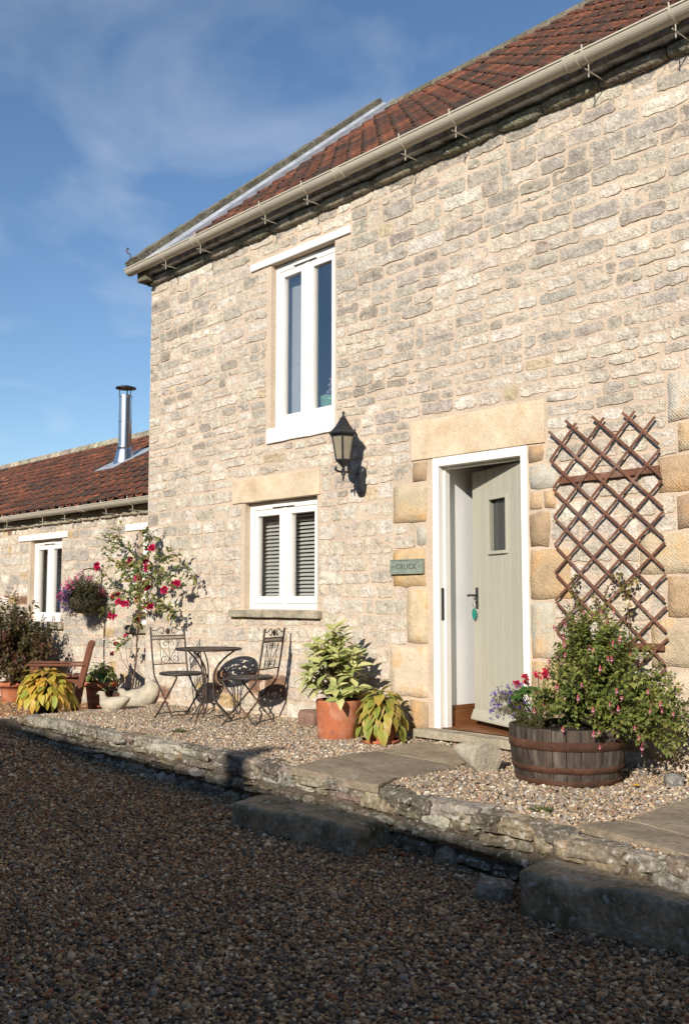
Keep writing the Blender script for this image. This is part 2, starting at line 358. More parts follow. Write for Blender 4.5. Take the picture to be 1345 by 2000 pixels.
# ------------------------------------------------------------------ stone work
PAL = dict(cream=(0.63, 0.545, 0.43), pale=(0.67, 0.60, 0.495), light=(0.565, 0.495, 0.40), grey=(0.45, 0.40, 0.33), dark=(0.37, 0.325, 0.265),
           ochre=(0.53, 0.39, 0.20), brown=(0.26, 0.15, 0.095), rust=(0.34, 0.20, 0.12))
MORT = (0.575, 0.46, 0.345)
def rock(mb, u0, u1, z0, z1, prot, rough, seed, col, place, er=0.006, cell=0.027, cr=0.026, wash=0.8):
    """a rough-faced stone between u0..u1 along the wall and z0..z1; place(u, w, z) -> world"""
    L, H = u1 - u0, z1 - z0
    er = min(er, L * 0.2, H * 0.22)
    nu = max(2, min(14, int(L / cell))); nz = max(2, min(6, int(H / cell)))
    us = [0, er * 0.5] + [er + (L - 2 * er) * i / nu for i in range(nu + 1)] + [L - er * 0.5, L]
    zs = [0, er * 0.5] + [er + (H - 2 * er) * i / nz for i in range(nz + 1)] + [H - er * 0.5, H]
    A, B = len(us), len(zs); vv = []; cc = []
    cr = min(cr, H * 0.35)
    tilt = noise.noise((seed * 3.1, 7.7, 0)) * 0.10; tiltz = noise.noise((seed * 2.3, 1.7, 4)) * 0.12 + 0.05
    for i, u in enumerate(us):
        for j, z in enumerate(zs):
            du, dz = min(u, L - u), min(z, H - z)
            # pull the corners in so that the outline is rounded and uneven
            k = max(0.0, 1 - du / cr) * max(0.0, 1 - dz / cr)
            cx = (1 if u < L / 2 else -1) * cr * 0.38 * k; cz = (1 if z < H / 2 else -1) * cr * 0.38 * k
            n1 = noise.noise((u * 11 + seed * 5.3, z * 11, seed)); n2 = noise.noise((u * 11, z * 11 + seed * 3.7, seed + 9))
            e = min(du, dz); edge = max(0.0, 1 - e / 0.03)
            hf = noise.noise((u * 42 + seed, z * 42, seed * 0.3)); uu = u0 + u + cx + (n1 * 0.013 + hf * 0.008) * edge; zz = z0 + z + cz + (n2 * 0.016 + hf * 0.011) * edge
            e2 = smooth01(e / er)
            w = -0.005 + e2 * (prot + 0.005)
            w += smooth01(e / 0.016) * (rough * (noise.noise((u * 9 + seed, z * 13, seed * 1.7)) + 0.9 * (0.5 - abs(noise.noise((u * 20 + seed, z * 26, seed * 0.7))) * 2) + 0.6 * noise.noise((u * 50, z * 50, seed))) + tilt * (u / L - 0.5) * 0.12 + tiltz * (z / H - 0.5) * 0.12)
            vv.append(place(uu, w, zz))
            g = 1 + 0.13 * noise.noise((u * 16 + seed, z * 16, seed * 2.1))
            k_ = wash * max(0.0, 1 - e / 0.022) * (0.6 + 0.8 * noise.noise((u * 9, z * 9 + seed, 2.2))); cc.append(lerp(tuple(c * g for c in col), MORT, max(0.0, min(0.8, k_))))
    ff = [(i * B + j, (i + 1) * B + j, (i + 1) * B + j + 1, i * B + j + 1) for i in range(A - 1) for j in range(B - 1)]
    mb.add(vv, ff, cc)

def course_fill(u0, u1, z0, z1, blocked, rnd, hfun, lfun):
    """course by course layout of rubble between the blocked rectangles; returns (u0,u1,z0,z1)"""
    out = []; z = z0
    while z < z1 - 0.03:
        h = min(hfun(z, rnd), z1 - z)
        if z1 - (z + h) < 0.05: h = z1 - z
        hits = [r for r in blocked if r[2] < z + h - 0.004 and r[3] > z + 0.004 and r[0] < u1 and r[1] > u0]
        cuts = sorted({u0, u1, *[min(u1, max(u0, r[0])) for r in hits], *[min(u1, max(u0, r[1])) for r in hits]}); iv = []
        for p, q in zip(cuts, cuts[1:]):
            spans = sorted((max(z, r[2]), min(z + h, r[3])) for r in hits if r[0] < (p + q) / 2 < r[1]); cur = z; best = (z, z)
            for s0, s1 in spans + [(z + h, z + h)]:
                if s0 - cur > best[1] - best[0]: best = (cur, s0)
                cur = max(cur, s1)
            if best[1] - best[0] < 0.03: continue
            if iv and iv[-1][1] == p and iv[-1][2:] == best: iv[-1] = (iv[-1][0], q, *best)
            else: iv.append((p, q, *best))
        for (p, q, lo, hi) in iv:
            u = p
            while u < q - 0.02:
                l = lfun(z, h, rnd)
                if q - (u + l) < 0.09: l = q - u
                if hi - lo > 0.125 and rnd.random() < 0.13 and l < 0.3:
                    m = lo + (hi - lo) * rnd.uniform(0.4, 0.6); out.append((u, u + l, lo, m)); out.append((u, u + l, m, hi))
                else: out.append((u, u + l, lo, hi))
                u += l
        z += h
    return out

def stone_wall(parent, stones, place, rnd, colfun, prot=(0.002, 0.010), rough=0.0088, joint=0.0055, limit=300, name='stone', m='stone', wob=0.026):
    jobs = []
    for k, (a, b, c, d) in enumerate(stones):
        g = joint * rnd.uniform(0.7, 1.6)
        w = lambda u, z: wob * noise.noise((u * 0.55, z * 1.3, 3.3)) + wob * 0.5 * noise.noise((u * 1.9, z * 2.1, 8.1))
        dz = w((a + b) / 2, (c + d) / 2)
        a2, b2, c2, d2 = a + g * rnd.uniform(0.2, 1.5), b - g * rnd.uniform(0.2, 1.5), c + g * rnd.uniform(0.0, 1.9) + dz, d - g * rnd.uniform(-0.6, 1.7) + dz
        if b2 - a2 < 0.03 or d2 - c2 < 0.025: continue
        p, q = place(a2, 0, c2), place(b2, 0, d2); mid = (Vector(p) + Vector(q)) / 2
        vis = shows(mid)
        jobs.append((vis, (b2 - a2) * (d2 - c2) / max(1, (mid - cam.location).length) ** 2, k, a2, b2, c2, d2))
    order = sorted(jobs, key=lambda j: (-int(j[0]), -j[1]))
    rest = MB()
    for n, (vis, sz, k, a2, b2, c2, d2) in enumerate(order):
        col = colfun((a2 + b2) / 2, (c2 + d2) / 2, rnd)
        mb = MB() if (n < limit and vis) else rest
        rock(mb, a2, b2, c2, d2, rnd.uniform(*prot), rough * rnd.uniform(0.6, 1.25), k * 1.37 + 0.5, col, place)
        if mb is not rest: mb.build(name, m, parent)
    if rest.v: rest.build('small_' + name + 's', m, parent, kind='stuff')

def holed_wall(u0, u1, z0, z1, holes, yf, yb):
    us = sorted({u0, u1, *[h[0] for h in holes], *[h[1] for h in holes]}); zs = sorted({z0, z1, *[h[2] for h in holes], *[h[3] for h in holes]})
    us = [u for u in us if u0 <= u <= u1]; zs = [z for z in zs if z0 <= z <= z1]
    solid = {}
    for i in range(len(us) - 1):
        for j in range(len(zs) - 1):
            cu, cz = (us[i] + us[i + 1]) / 2, (zs[j] + zs[j + 1]) / 2
            solid[i, j] = not any(h[0] < cu < h[1] and h[2] < cz < h[3] for h in holes)
    b = MB()
    def q(*p): b.add(p, [(0, 1, 2, 3)])
    for (i, j), s in solid.items():
        if not s: continue
        a, c, d, e = us[i], us[i + 1], zs[j], zs[j + 1]
        q((a, yf, d), (c, yf, d), (c, yf, e), (a, yf, e)); q((c, yb, d), (a, yb, d), (a, yb, e), (c, yb, e))
        if not solid.get((i - 1, j)): q((a, yb, d), (a, yf, d), (a, yf, e), (a, yb, e))
        if not solid.get((i + 1, j)): q((c, yf, d), (c, yb, d), (c, yb, e), (c, yf, e))
        if not solid.get((i, j - 1)): q((a, yb, d), (c, yb, d), (c, yf, d), (a, yf, d))
        if not solid.get((i, j + 1)): q((a, yf, e), (c, yf, e), (c, yb, e), (a, yb, e))
    return b

# ------------------------------------------------------------------ the two storey cottage
house = thing('stone_cottage', 'tall two storey cottage of pale limestone with a sage door and red pantile roof', 'house', (-5.1, 0.3, 0))
XL, XR, TOP = -9.2, -0.6, 4.5
H_UP = (-7.10, -6.22, 2.605, 4.135); H_LO = (-7.475, -6.445, 0.965, 1.95); H_DO = (-5.10, -4.215, 0.105, 2.12)
wall = holed_wall(XL, XR, -0.45, TOP, [H_UP, H_LO, H_DO], 0.0, 0.42).build('front_wall', 'mortar', house)
rnd = random.Random(4)
# dressed sandstone and other special blocks: (x0, x1, z0, z1, colour)
S = dict(o=(0.57, 0.41, 0.24), c=(0.64, 0.54, 0.39), g=(0.56, 0.51, 0.42), b=(0.40, 0.29, 0.18), y=(0.61, 0.49, 0.32))
QUOINS = [(-5.31, -5.155, 1.955, 2.11, 'b'), (-5.525, -5.158, 1.64, 1.945, 'y'), (-5.27, -5.165, 1.46, 1.625, 'g'), (-5.53, -5.178, 1.148, 1.452, 'o'),
          (-5.38, -5.157, 0.715, 1.140, 'y'), (-5.566, -5.161, 0.311, 0.70, 'c'), (-5.36, -5.158, 0.06, 0.30, 'b'),
          (-4.209, -4.07, 1.985, 2.115, 'b'), (-4.203, -3.96, 1.80, 1.975, 'g'), (-4.203, -4.09, 1.66, 1.795, 'o'), (-4.085, -3.98, 1.665, 1.795, 'y'),
          (-4.206, -4.03, 1.404, 1.65, 'b'), (-4.207, -3.88, 1.05, 1.392, 'o'), (-4.205, -4.005, 0.655, 1.04, 'g'), (-4.209, -3.98, 0.36, 0.645, 'o'), (-4.21, -3.9, 0.1, 0.35, 'b'),
          (-3.146, -2.80, 2.14, 2.444, 'g'), (-3.087, -2.82, 1.94, 2.13, 'y'), (-3.225, -2.80, 1.70, 1.932, 'o'), (-3.10, -2.84, 1.475, 1.69, 'b'), (-3.36, -2.80, 1.205, 1.465, 'y'),
          (-3.185, -2.82, 0.945, 1.195, 'o'), (-3.30, -2.80, 0.64, 0.938, 'y'), (-3.20, -2.82, 0.355, 0.63, 'c'), (-3.35, -2.80, 0.08, 0.345, 'y')]
quoin_block = []
for (a, b, c, d, k) in QUOINS: quoin_block.append((a, b, c, d))
blocked = [(H_UP[0] - 0.06, H_UP[1] + 0.012, 2.47, 4.14), (-7.41, -6.0, 4.125, 4.215), (-7.15, -6.19, 2.46, 2.61),
           (H_LO[0] - 0.05, H_LO[1] + 0.015, 0.96, 1.96), (-7.68, -6.395, 1.94, 2.185), (-7.66, -6.37, 0.885, 0.965),
           (-5.155, -4.21, 0.0, 2.12), (-5.33, -4.05, 2.11, 2.43), (-5.2, -4.15, -0.2, 0.11)] + quoin_block
def hfun(z, r):
    if z < 0.45: return r.uniform(0.14, 0.24)
    if z < 1.0: return r.uniform(0.115, 0.165)
    if z < 2.1: return r.uniform(0.10, 0.145)
    if z < 3.2: return r.uniform(0.075, 0.115)
    return r.uniform(0.09, 0.14)
def lfun(z, h, r):
    if z < 0.45: return r.uniform(0.2, 0.5)
    return max(0.09, min(0.46, r.gauss(0.225, 0.075))) * (1.12 if z > 3.2 else 1.0) * (0.92 if 0.6 < z < 2.1 else 1)
def colfun(u, z, r):
    t = r.random(); k = smooth01((z - 1.4) / 2.6)
    patch = noise.noise((u * 0.8, z * 0.9, 5.0)) * 0.35
    g = 0.07 + 0.55 * k + patch * 0.9
    if z < 0.42 and t < 0.5: return jit(PAL[r.choice(['ochre', 'brown', 'cream', 'cream', 'light', 'rust'])], r, 0.12)
    if t < 0.012: return jit(lerp(PAL['ochre'], PAL['cream'], 0.4), r, 0.1)
    if t < 0.016 and z < 2: return jit(PAL['brown'], r, 0.1)
    if r.random() < g: return jit(PAL['dark'] if r.random() < 0.17 else PAL['grey'] if r.random() < 0.62 else PAL['light'], r, 0.1)
    return jit(PAL['pale'] if r.random() < 0.36 else PAL['cream'] if r.random() < 0.6 else PAL['light'], r, 0.09)
stones = course_fill(XL, XR, -0.12, TOP - 0.05, blocked, rnd, hfun, lfun)
stones = [s for s in stones if not (s[0] > -2.2 and rnd.random() < 0)]
place_main = lambda u, w, z: (u, -w, z)
stone_wall(wall, stones, place_main, rnd, colfun, limit=275)
for (a, b, c, d, k) in QUOINS:
    mb = MB(); rock(mb, a + 0.004, b - 0.004, c + 0.004, d - 0.004, rnd.uniform(0.008, 0.014), 0.003, rnd.random() * 90, jit(S[k], rnd, 0.1), place_main, er=0.006, cell=0.06, cr=0.014, wash=0.2)
    mb.build('quoin', 'sandstone', wall, smooth=True)
# the corner end of the wall: stones returning round the gable
gable = MB(); gable.box(XL, XL + 0.4, 0.42, 6.8, -0.45, TOP)
gable.add([(XL, 0.0, TOP), (XL, 6.8, TOP), (XL, 3.4, 7.46), (XL + .35, 0.0, TOP), (XL + .35, 6.8, TOP), (XL + .35, 3.4, 7.46)], [(0, 2, 1), (3, 4, 5), (0, 3, 5, 2), (2, 5, 4, 1)])
gable.build('gable_wall', 'mortar', house)
MB().box(XR - 0.4, XR, 0.42, 6.8, -0.45, TOP).build('end_wall', 'mortar', house)
MB().box(XL, XR, 6.8, 7.2, -0.45, TOP).build('back_wall', 'mortar', house)
cor = MB()
z = -0.1
while z < 4.38:
    h = rnd.uniform(0.10, 0.2); d0 = 0.0
    for (a, b) in ((0.006, rnd.uniform(0.2, 0.4)),):
        rock(cor, a, b, z + 0.006, min(z + h, 4.44) - 0.006, rnd.uniform(0.006, 0.02), 0.008, rnd.random() * 99, colfun(XL, z, rnd), lambda u, w, zz: (XL - w, u, zz))
    z += h
cor.build('gable_stones', 'stone', wall, smooth=True, kind='stuff')

# eaves course: rounded stones, the gutter's shade put into their darker colour
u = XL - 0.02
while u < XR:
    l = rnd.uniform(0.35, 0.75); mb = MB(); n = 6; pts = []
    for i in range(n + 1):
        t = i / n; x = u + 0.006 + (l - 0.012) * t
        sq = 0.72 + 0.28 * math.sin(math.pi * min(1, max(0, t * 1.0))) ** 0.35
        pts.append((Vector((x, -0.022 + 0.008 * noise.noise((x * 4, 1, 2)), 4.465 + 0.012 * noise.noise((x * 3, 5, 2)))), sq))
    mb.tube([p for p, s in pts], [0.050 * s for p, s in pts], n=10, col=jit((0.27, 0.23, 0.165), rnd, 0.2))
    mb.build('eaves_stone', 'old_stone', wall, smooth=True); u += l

def block(a, b, c, d, y0, y1, name, m, parent, bevel=0.006, amp=0.004, seg=(8, 2, 3), col=None):
    """a dressed block x a..b, z c..d, y y0..y1 with slightly uneven edges"""
    mb = MB(); nx, ny, nz = seg; idx = {}; vv = []
    def vid(i, j, k):
        if (i, j, k) not in idx:
            x, y, z = a + (b - a) * i / nx, y0 + (y1 - y0) * j / ny, c + (d - c) * k / nz
            n = [noise.noise((x * 7 + s * 9, y * 7, z * 7)) * amp for s in range(3)]
            idx[i, j, k] = len(vv); vv.append((x + n[0], y + n[1], z + n[2]))
        return idx[i, j, k]
    ff = []
    for i in range(nx):
        for k in range(nz):
            ff.append((vid(i, 0, k), vid(i + 1, 0, k), vid(i + 1, 0, k + 1), vid(i, 0, k + 1))); ff.append((vid(i + 1, ny, k), vid(i, ny, k), vid(i, ny, k + 1), vid(i + 1, ny, k + 1)))
        for j in range(ny):
            ff.append((vid(i, j, 0), vid(i, j + 1, 0), vid(i + 1, j + 1, 0), vid(i + 1, j, 0))); ff.append((vid(i, j, nz), vid(i + 1, j, nz), vid(i + 1, j + 1, nz), vid(i, j + 1, nz)))
    for j in range(ny):
        for k in range(nz):
            ff.append((vid(0, j, k), vid(0, j, k + 1), vid(0, j + 1, k + 1), vid(0, j + 1, k))); ff.append((vid(nx, j, k), vid(nx, j + 1, k), vid(nx, j + 1, k + 1), vid(nx, j, k + 1)))
    mb.add(vv, ff, col or (0.5, 0.5, 0.5)); return mb.build(name, m, parent, bevel=bevel)
lt = block(-5.32, -4.062, 2.122, 2.42, -0.014, 0.2, 'door_lintel', 'lintel_stone', house); lt['label'] = 'broad cream sandstone lintel above the door'
block(-7.668, -6.405, 1.952, 2.172, -0.014, 0.2, 'window_lintel', 'lintel_stone', house)
block(-7.40, -6.012, 4.138, 4.206, -0.022, 0.2, 'timber_lintel', 'white_paint', house, amp=0.003)
block(-7.142, -6.198, 2.468, 2.602, -0.022, 0.2, 'painted_sill', 'white_render', house, amp=0.007, seg=(14, 2, 3))
block(-7.655, -6.378, 0.895, 0.960, -0.055, 0.2, 'stone_sill', 'sill_stone', house, amp=0.007, seg=(12, 2, 2))
block(-5.21, -4.13, 0.045, 0.103, -0.125, 0.2, 'threshold', 'sill_stone', house, amp=0.005, seg=(12, 2, 2))

def window(parent, x0, x1, z0, z1, y, vent=True, fr=0.052):
    w = MB(); d = 0.07
    w.box(x0, x0 + fr, y, y + d, z0, z1); w.box(x1 - fr, x1, y, y + d, z0, z1)
    w.box(x0 + fr, x1 - fr, y, y + d, z1 - fr * 1.25, z1); w.box(x0 + fr, x1 - fr, y, y + d, z0, z0 + fr)
    xm = (x0 + x1) / 2
    win = w.build('window', 'white_paint', parent, bevel=0.003)
    MB().box(xm - 0.027, xm + 0.027, y - 0.001, y + d - 0.004, z0 + fr, z1 - fr * 1.25).build('mullion', 'white_paint', win, bevel=0.003)
    for (a, b) in ((x0 + fr, xm - 0.027), (xm + 0.027, x1 - fr)):
        c = MB(); a += 0.003; b -= 0.003; lo, hi = z0 + fr + 0.003, z1 - fr * 1.25 - 0.003; st = 0.055; ya, yb = y + 0.004, y + 0.055
        c.box(a, a + st, ya, yb, lo, hi); c.box(b - st, b, ya, yb, lo, hi); c.box(a + st, b - st, ya, yb, hi - st, hi); c.box(a + st, b - st, ya, yb, lo, lo + st * 1.15)
        c.build('casement', 'white_paint', win, bevel=0.004)
        p = MB(); p.add([(a + st - .004, y + 0.034, lo + st - .004), (b - st + .004, y + 0.034, lo + st - .004), (b - st + .004, y + 0.034, hi - st + .004), (a + st - .004, y + 0.034, hi - st + .004)], [(0, 1, 2, 3)])
        p.build('pane', 'pane_glass', win)
    if vent:
        v = MB(); v.box(xm - 0.18, xm + 0.14, y - 0.012, y + 0.0, z1 - fr * 1.02, z1 - fr * 0.58); v.build('trickle_vent', 'white_paint', win, bevel=0.002)
        MB().box(xm - 0.17, xm + 0.13, y - 0.006, y - 0.0005, z1 - fr * 1.16, z1 - fr * 1.03).build('vent_slot', 'black_iron', win)
    return win
w_up = window(house, -7.10, -6.22, 2.604, 4.128, 0.055); w_lo = window(house, -7.475, -6.445, 0.966, 1.944, 0.06)
def room(parent, x0, x1, y0, y1, z0, z1, m, name='room_lining'):
    b = MB(); b.add([(x0, y0, z0), (x1, y0, z0), (x1, y1, z0), (x0, y1, z0), (x0, y0, z1), (x1, y0, z1), (x1, y1, z1), (x0, y1, z1)],
                    [(0, 1, 2, 3), (7, 6, 5, 4), (0, 3, 7, 4), (1, 5, 6, 2), (2, 6, 7, 3)]); return b.build(name, m, parent)
room(house, -8.6, -5.75, 0.43, 3.4, 2.3, 4.48, 'room'); room(house, -8.6, -5.75, 0.43, 3.4, 0.1, 2.25, 'room')

# door frame, leaf and hall
df = MB(); a, b = H_DO[0], H_DO[1]
df.box(a, a + 0.062, -0.012, 0.10, 0.105, 2.118); df.box(b - 0.055, b, -0.012, 0.10, 0.105, 2.118); df.box(a + 0.062, b - 0.055, -0.012, 0.10, 2.052, 2.118)
dfo = df.build('door_frame', 'white_paint', house, bevel=0.004)
st = MB(); st.box(a + 0.0625, a + 0.078, 0.045, 0.10, 0.106, 2.05); st.box(a + 0.078, b - 0.055, 0.052, 0.10, 2.036, 2.0515); st.build('door_stop', 'white_paint', dfo, bevel=0.002)
kp = MB(); kp.box(a + 0.062, a + 0.066, 0.012, 0.038, 0.90, 1.14); kp.build('strike_plate', 'black_iron', dfo)
TH = math.radians(20.5); HG = Vector((b - 0.058, 0.05, 0))
ld, ln = Vector((-math.cos(TH), math.sin(TH), 0)), Vector((-math.sin(TH), -math.cos(TH), 0))
DM = Matrix(((ld.x, ln.x, 0, HG.x), (ld.y, ln.y, 0, HG.y), (0, 0, 1, 0), (0, 0, 0, 1)))     # u along the leaf, w outwards, z
LW = 0.764
door = MB(); 
WU0, WU1, WZ0, WZ1 = 0.265, 0.50, 1.41, 1.79
for (p, q, r, s_) in ((0, WU0, 0.15, 2.028), (WU1, LW, 0.15, 2.028), (WU0, WU1, 0.15, WZ0), (WU0, WU1, WZ1, 2.028)): door.box(p, q, -0.04, -0.012, r, s_, M=DM)
door_o = door.build('door', 'door_paint', house); door_o['label'] = 'sage green boarded door standing ajar with a small window'
nb = 7; bw = LW / nb
for i in range(nb):
    p, q = i * bw + 0.0022, (i + 1) * bw - 0.0022
    mb = MB()
    def bd(p, q, r, s_): 
        if q - p > 0.004: mb.box(p, q, -0.012, 0.0, r, s_, M=DM)
    if q <= WU0 or p >= WU1: bd(p, q, 0.152, 2.026)
    else:
        bd(p, q, 0.152, WZ0); bd(p, q, WZ1, 2.026); bd(p, min(q, WU0), WZ0, WZ1); bd(max(p, WU1), q, WZ0, WZ1)
    mb.build('board', 'door_paint', door_o, bevel=0.0025)
fm = MB(); t = 0.024
fm.box(WU0 - t, WU0, -0.03, 0.012, WZ0 - t, WZ1 + t, M=DM); fm.box(WU1, WU1 + t, -0.03, 0.012, WZ0 - t, WZ1 + t, M=DM); fm.box(WU0, WU1, -0.03, 0.012, WZ1, WZ1 + t, M=DM); fm.box(WU0, WU1, -0.03, 0.018, WZ0 - t, WZ0, M=DM)
fm.build('glazing_bead', 'door_paint', door_o, bevel=0.003)
MB().box(WU0, WU1, -0.034, -0.030, WZ0, WZ1, M=DM).build('pane', 'door_glass', door_o)
wb = MB(); wb.add([DM @ Vector(p) for u_ in (0.004, LW - 0.004) for p in ((u_, 0.0, 0.235), (u_, 0.012, 0.228), (u_, 0.034, 0.172), (u_, 0.034, 0.158), (u_, 0.0, 0.158))],
     [(0, 1, 6, 5), (1, 2, 7, 6), (2, 3, 8, 7), (3, 4, 9, 8), (0, 5, 9, 4), (0, 4, 3, 2, 1), (5, 6, 7, 8, 9)]); wb.build('weather_bar', 'door_paint', door_o, bevel=0.002)
hd = MB(); u0_ = LW - 0.062
hd.box(u0_ - 0.017, u0_ + 0.017, 0.0, 0.006, 0.985, 1.145, M=DM)
hd.tube([DM @ Vector((u0_, 0.004, 1.085)), DM @ Vector((u0_, 0.04, 1.085))], 0.009); hd.tube([DM @ Vector((u0_ - 0.008, 0.04, 1.085)), DM @ Vector((u0_ + 0.055, 0.044, 1.087)), DM @ Vector((u0_ + 0.07, 0.042, 1.082))], 0.009)
hd.tube([DM @ Vector((u0_, 0.003, 1.03)), DM @ Vector((u0_, 0.02, 1.03))], 0.008)
hd.build('handle', 'black_iron', door_o, bevel=0.001)
fob = thing('key_fob', 'oval emerald key tag hanging from the door lock', 'key tag', DM @ Vector((u0_ + 0.008, 0.024, 0.945)))
fb = MB(); cpt = DM @ Vector((u0_ + 0.008, 0.024, 0.945)); ring = []
RM = Matrix.Translation(cpt) @ Matrix(((ld.x, ln.x, 0, 0), (ld.y, ln.y, 0, 0), (0, 0, 1, 0), (0, 0, 0, 1)))
pr = [(0.030 * math.cos(2 * math.pi * i / 20), 0.042 * math.sin(2 * math.pi * i / 20)) for i in range(20)]
fb.add([RM @ Vector((x, s_, z_)) for s_ in (-0.002, 0.002) for x, z_ in pr], [tuple(range(19, -1, -1)), tuple(range(20, 40))] + [(i, (i + 1) % 20, 20 + (i + 1) % 20, 20 + i) for i in range(20)])
fb.build('tag', 'green_tag', fob)
kk = MB(); kk.tube([DM @ Vector((u0_, 0.018, 1.03)), DM @ Vector((u0_ + 0.004, 0.03, 1.01)), RM @ Vector((0, 0, 0.038))], 0.002, n=6); kk.build('key_ring', 'steel', fob)

hall = MB(); hx0, hx1, hy0, hy1, hz0, hz1 = -5.075, -3.4, 0.101, 2.2, 0.112, 2.3
hall.add([(hx0, hy0, hz0), (hx1, hy0, hz0), (hx1, hy1, hz0), (hx0, hy1, hz0), (hx0, hy0, hz1), (hx1, hy0, hz1), (hx1, hy1, hz1), (hx0, hy1, hz1)], [(7, 6, 5, 4), (0, 3, 7, 4), (1, 5, 6, 2), (2, 6, 7, 3)])
hall.build('hall_lining', 'plaster', house)
MB().add([(hx0, -0.0, hz0 + .001), (hx1, -0.0, hz0 + .001), (hx1, hy1, hz0 + .001), (hx0, hy1, hz0 + .001)], [(0, 1, 2, 3)]).build('hall_floor', 'oak', house)
sk = MB(); sk.box(hx0, hx0 + 0.018, 0.11, hy1, hz0, hz0 + 0.115); sk.box(hx0, hx0 + 0.011, 0.11, hy1, hz0 + 0.115, hz0 + 0.15); sk.build('skirting_board', 'oak', house, bevel=0.004)

# ------------------------------------------------------------------ pantile roofs, gutters
TILE = [(0.17, 0.066, 0.040), (0.13, 0.054, 0.035), (0.225, 0.085, 0.047), (0.10, 0.049, 0.035), (0.078, 0.045, 0.034), (0.15, 0.060, 0.038), (0.060, 0.042, 0.034), (0.12, 0.050, 0.033)]
TW, TG, TL = 0.215, 0.265, 0.33
def tile_geo(col):
    """one pantile: local x across, y up the slope, z off the roof"""
    pr = []
    for i in range(10):
        t = i / 9
        h = 0.034 * math.exp(-((t - 0.80) / 0.17) ** 2) - 0.012 * math.exp(-((t - 0.30) / 0.28) ** 2) + (0.010 if t < 0.04 else 0)
        pr.append((t * (TW + 0.035) - 0.02, h))
    vv = [(x, 0.0, h + 0.034) for x, h in pr] + [(x, TL, h + 0.006) for x, h in pr] + [(x, 0.0, h + 0.018) for x, h in pr]
    n = 10; ff = [(i, i + 1, n + i + 1, n + i) for i in range(n - 1)] + [(2 * n + i, 2 * n + i + 1, i + 1, i) for i in range(n - 1)]
    return vv, ff, [col] * len(vv)
def pantiles(parent, x0, x1, ey, ez, ry, rz, seed, limit=300):
    r = random.Random(seed); sl = Vector((0, ry - ey, rz - ez)); Ls = sl.length; sv = sl / Ls; nv = Vector((0, -sv.z, sv.y))
    geos = [tile_geo(c) for c in TILE]; meshes = []
    for g in geos:
        b = MB(); b.add(*g); me = b.mesh('tile', True); me.materials.append(MATS['tile']); meshes.append(me)
    nc, nr = int((x1 - x0) / TW), int(Ls / TG)
    jobs = []
    for j in range(nr):
        for i in range(nc):
            p = Vector((x0 + i * TW + r.uniform(-.004, .004), ey, ez)) + sv * (j * TG + r.uniform(-.009, .009)) + nv * r.uniform(0, 0.006)
            k = r.choice([0, 0, 1, 1, 2, 3, 4, 5, 5, 6, 7]); rot = r.uniform(-0.018, 0.018)
            M = Matrix(((1, sv.x, nv.x, p.x), (0, sv.y, nv.y, p.y), (0, sv.z, nv.z, p.z), (0, 0, 0, 1))) @ Matrix.Rotation(rot, 4, 'Z')
            vis = shows(p, 0.0); d = (p - cam.location); jobs.append((vis, abs(d.normalized().dot(nv)) / d.length ** 2, k, M))
    jobs.sort(key=lambda q: (-int(q[0]), -q[1])); rest = MB()
    for n, (vis, s, k, M) in enumerate(jobs):
        if n < limit and vis: link('tile', meshes[k], None, parent, M=M)
        else: rest.add([M @ Vector(v) for v in geos[k][0]], geos[k][1], geos[k][2])
    rest.build('far_tiles', 'tile', parent, smooth=True, kind='stuff')
    return sv, nv
def gutter(parent, x0, x1, y, z, r, joints, brackets, wall_y):
    g = MB(); prof = [(math.cos(a), math.sin(a)) for a in [math.pi + math.pi * i / 12 for i in range(13)]]
    def half(x_0, x_1, R, Ri):
        pts = [(R * c, R * s_) for c, s_ in prof] + [(Ri * c, Ri * s_) for c, s_ in reversed(prof)]
        n = len(pts); return [(x, y + p, z + q) for x in (x_0, x_1) for p, q in pts], [(i, (i + 1) % n, n + (i + 1) % n, n + i) for i in range(n)] + [tuple(range(n - 1, -1, -1)), tuple(range(n, 2 * n))]
    nn = max(1, int((x1 - x0) / 0.9))
    g.add(*half(x0, x1, r, r - 0.006))
    for sgn in (1, -1): g.box(x0, x1, y + sgn * r - 0.007, y + sgn * r + 0.005, z - 0.006, z + 0.005)
    g.lathe([(r * 0.99, 0), (r * 0.99, 0.004)], 24, M=Matrix.Translation((x0, y, z)) @ Matrix.Rotation(math.pi / 2, 4, 'Y')) if False else None
    go = g.build('gutter', 'gutter', parent, smooth=False)
    cap = MB(); vv = [(x0 - 0.004, y + r * c, z + r * s_) for c, s_ in prof]; cap.add(vv, [tuple(range(13))]); cap.box(x0 - 0.006, x0 + 0.02, y - r - 0.004, y - r + 0.002, z - 0.01, z + 0.006); cap.build('end_cap', 'gutter', go)
    for x in joints:
        j = MB(); j.add(*half(x - 0.045, x + 0.045, r + 0.006, r - 0.001)); j.add(*half(x - 0.048, x - 0.038, r + 0.010, r)); j.add(*half(x + 0.038, x + 0.048, r + 0.010, r)); j.build('gutter_joint', 'gutter', go)
    for x in brackets:
        k = MB(); k.add(*half(x - 0.009, x + 0.009, r + 0.008, r + 0.001))
        k.tube([(x, y - r - 0.004, z - 0.01), (x, y - r - 0.006, z + 0.03)], 0.006, n=6)
        k.tube([(x, y + 0.005, z - r - 0.002), (x, y + 0.006, z - r - 0.10)], 0.004, n=6)
        k.tube([(x + 0.01, wall_y + 0.03, z - r - 0.068), (x + 0.004, y - 0.04, z - r - 0.062)], 0.004, n=6)
        k.build('bracket', 'gutter', go)
    return go
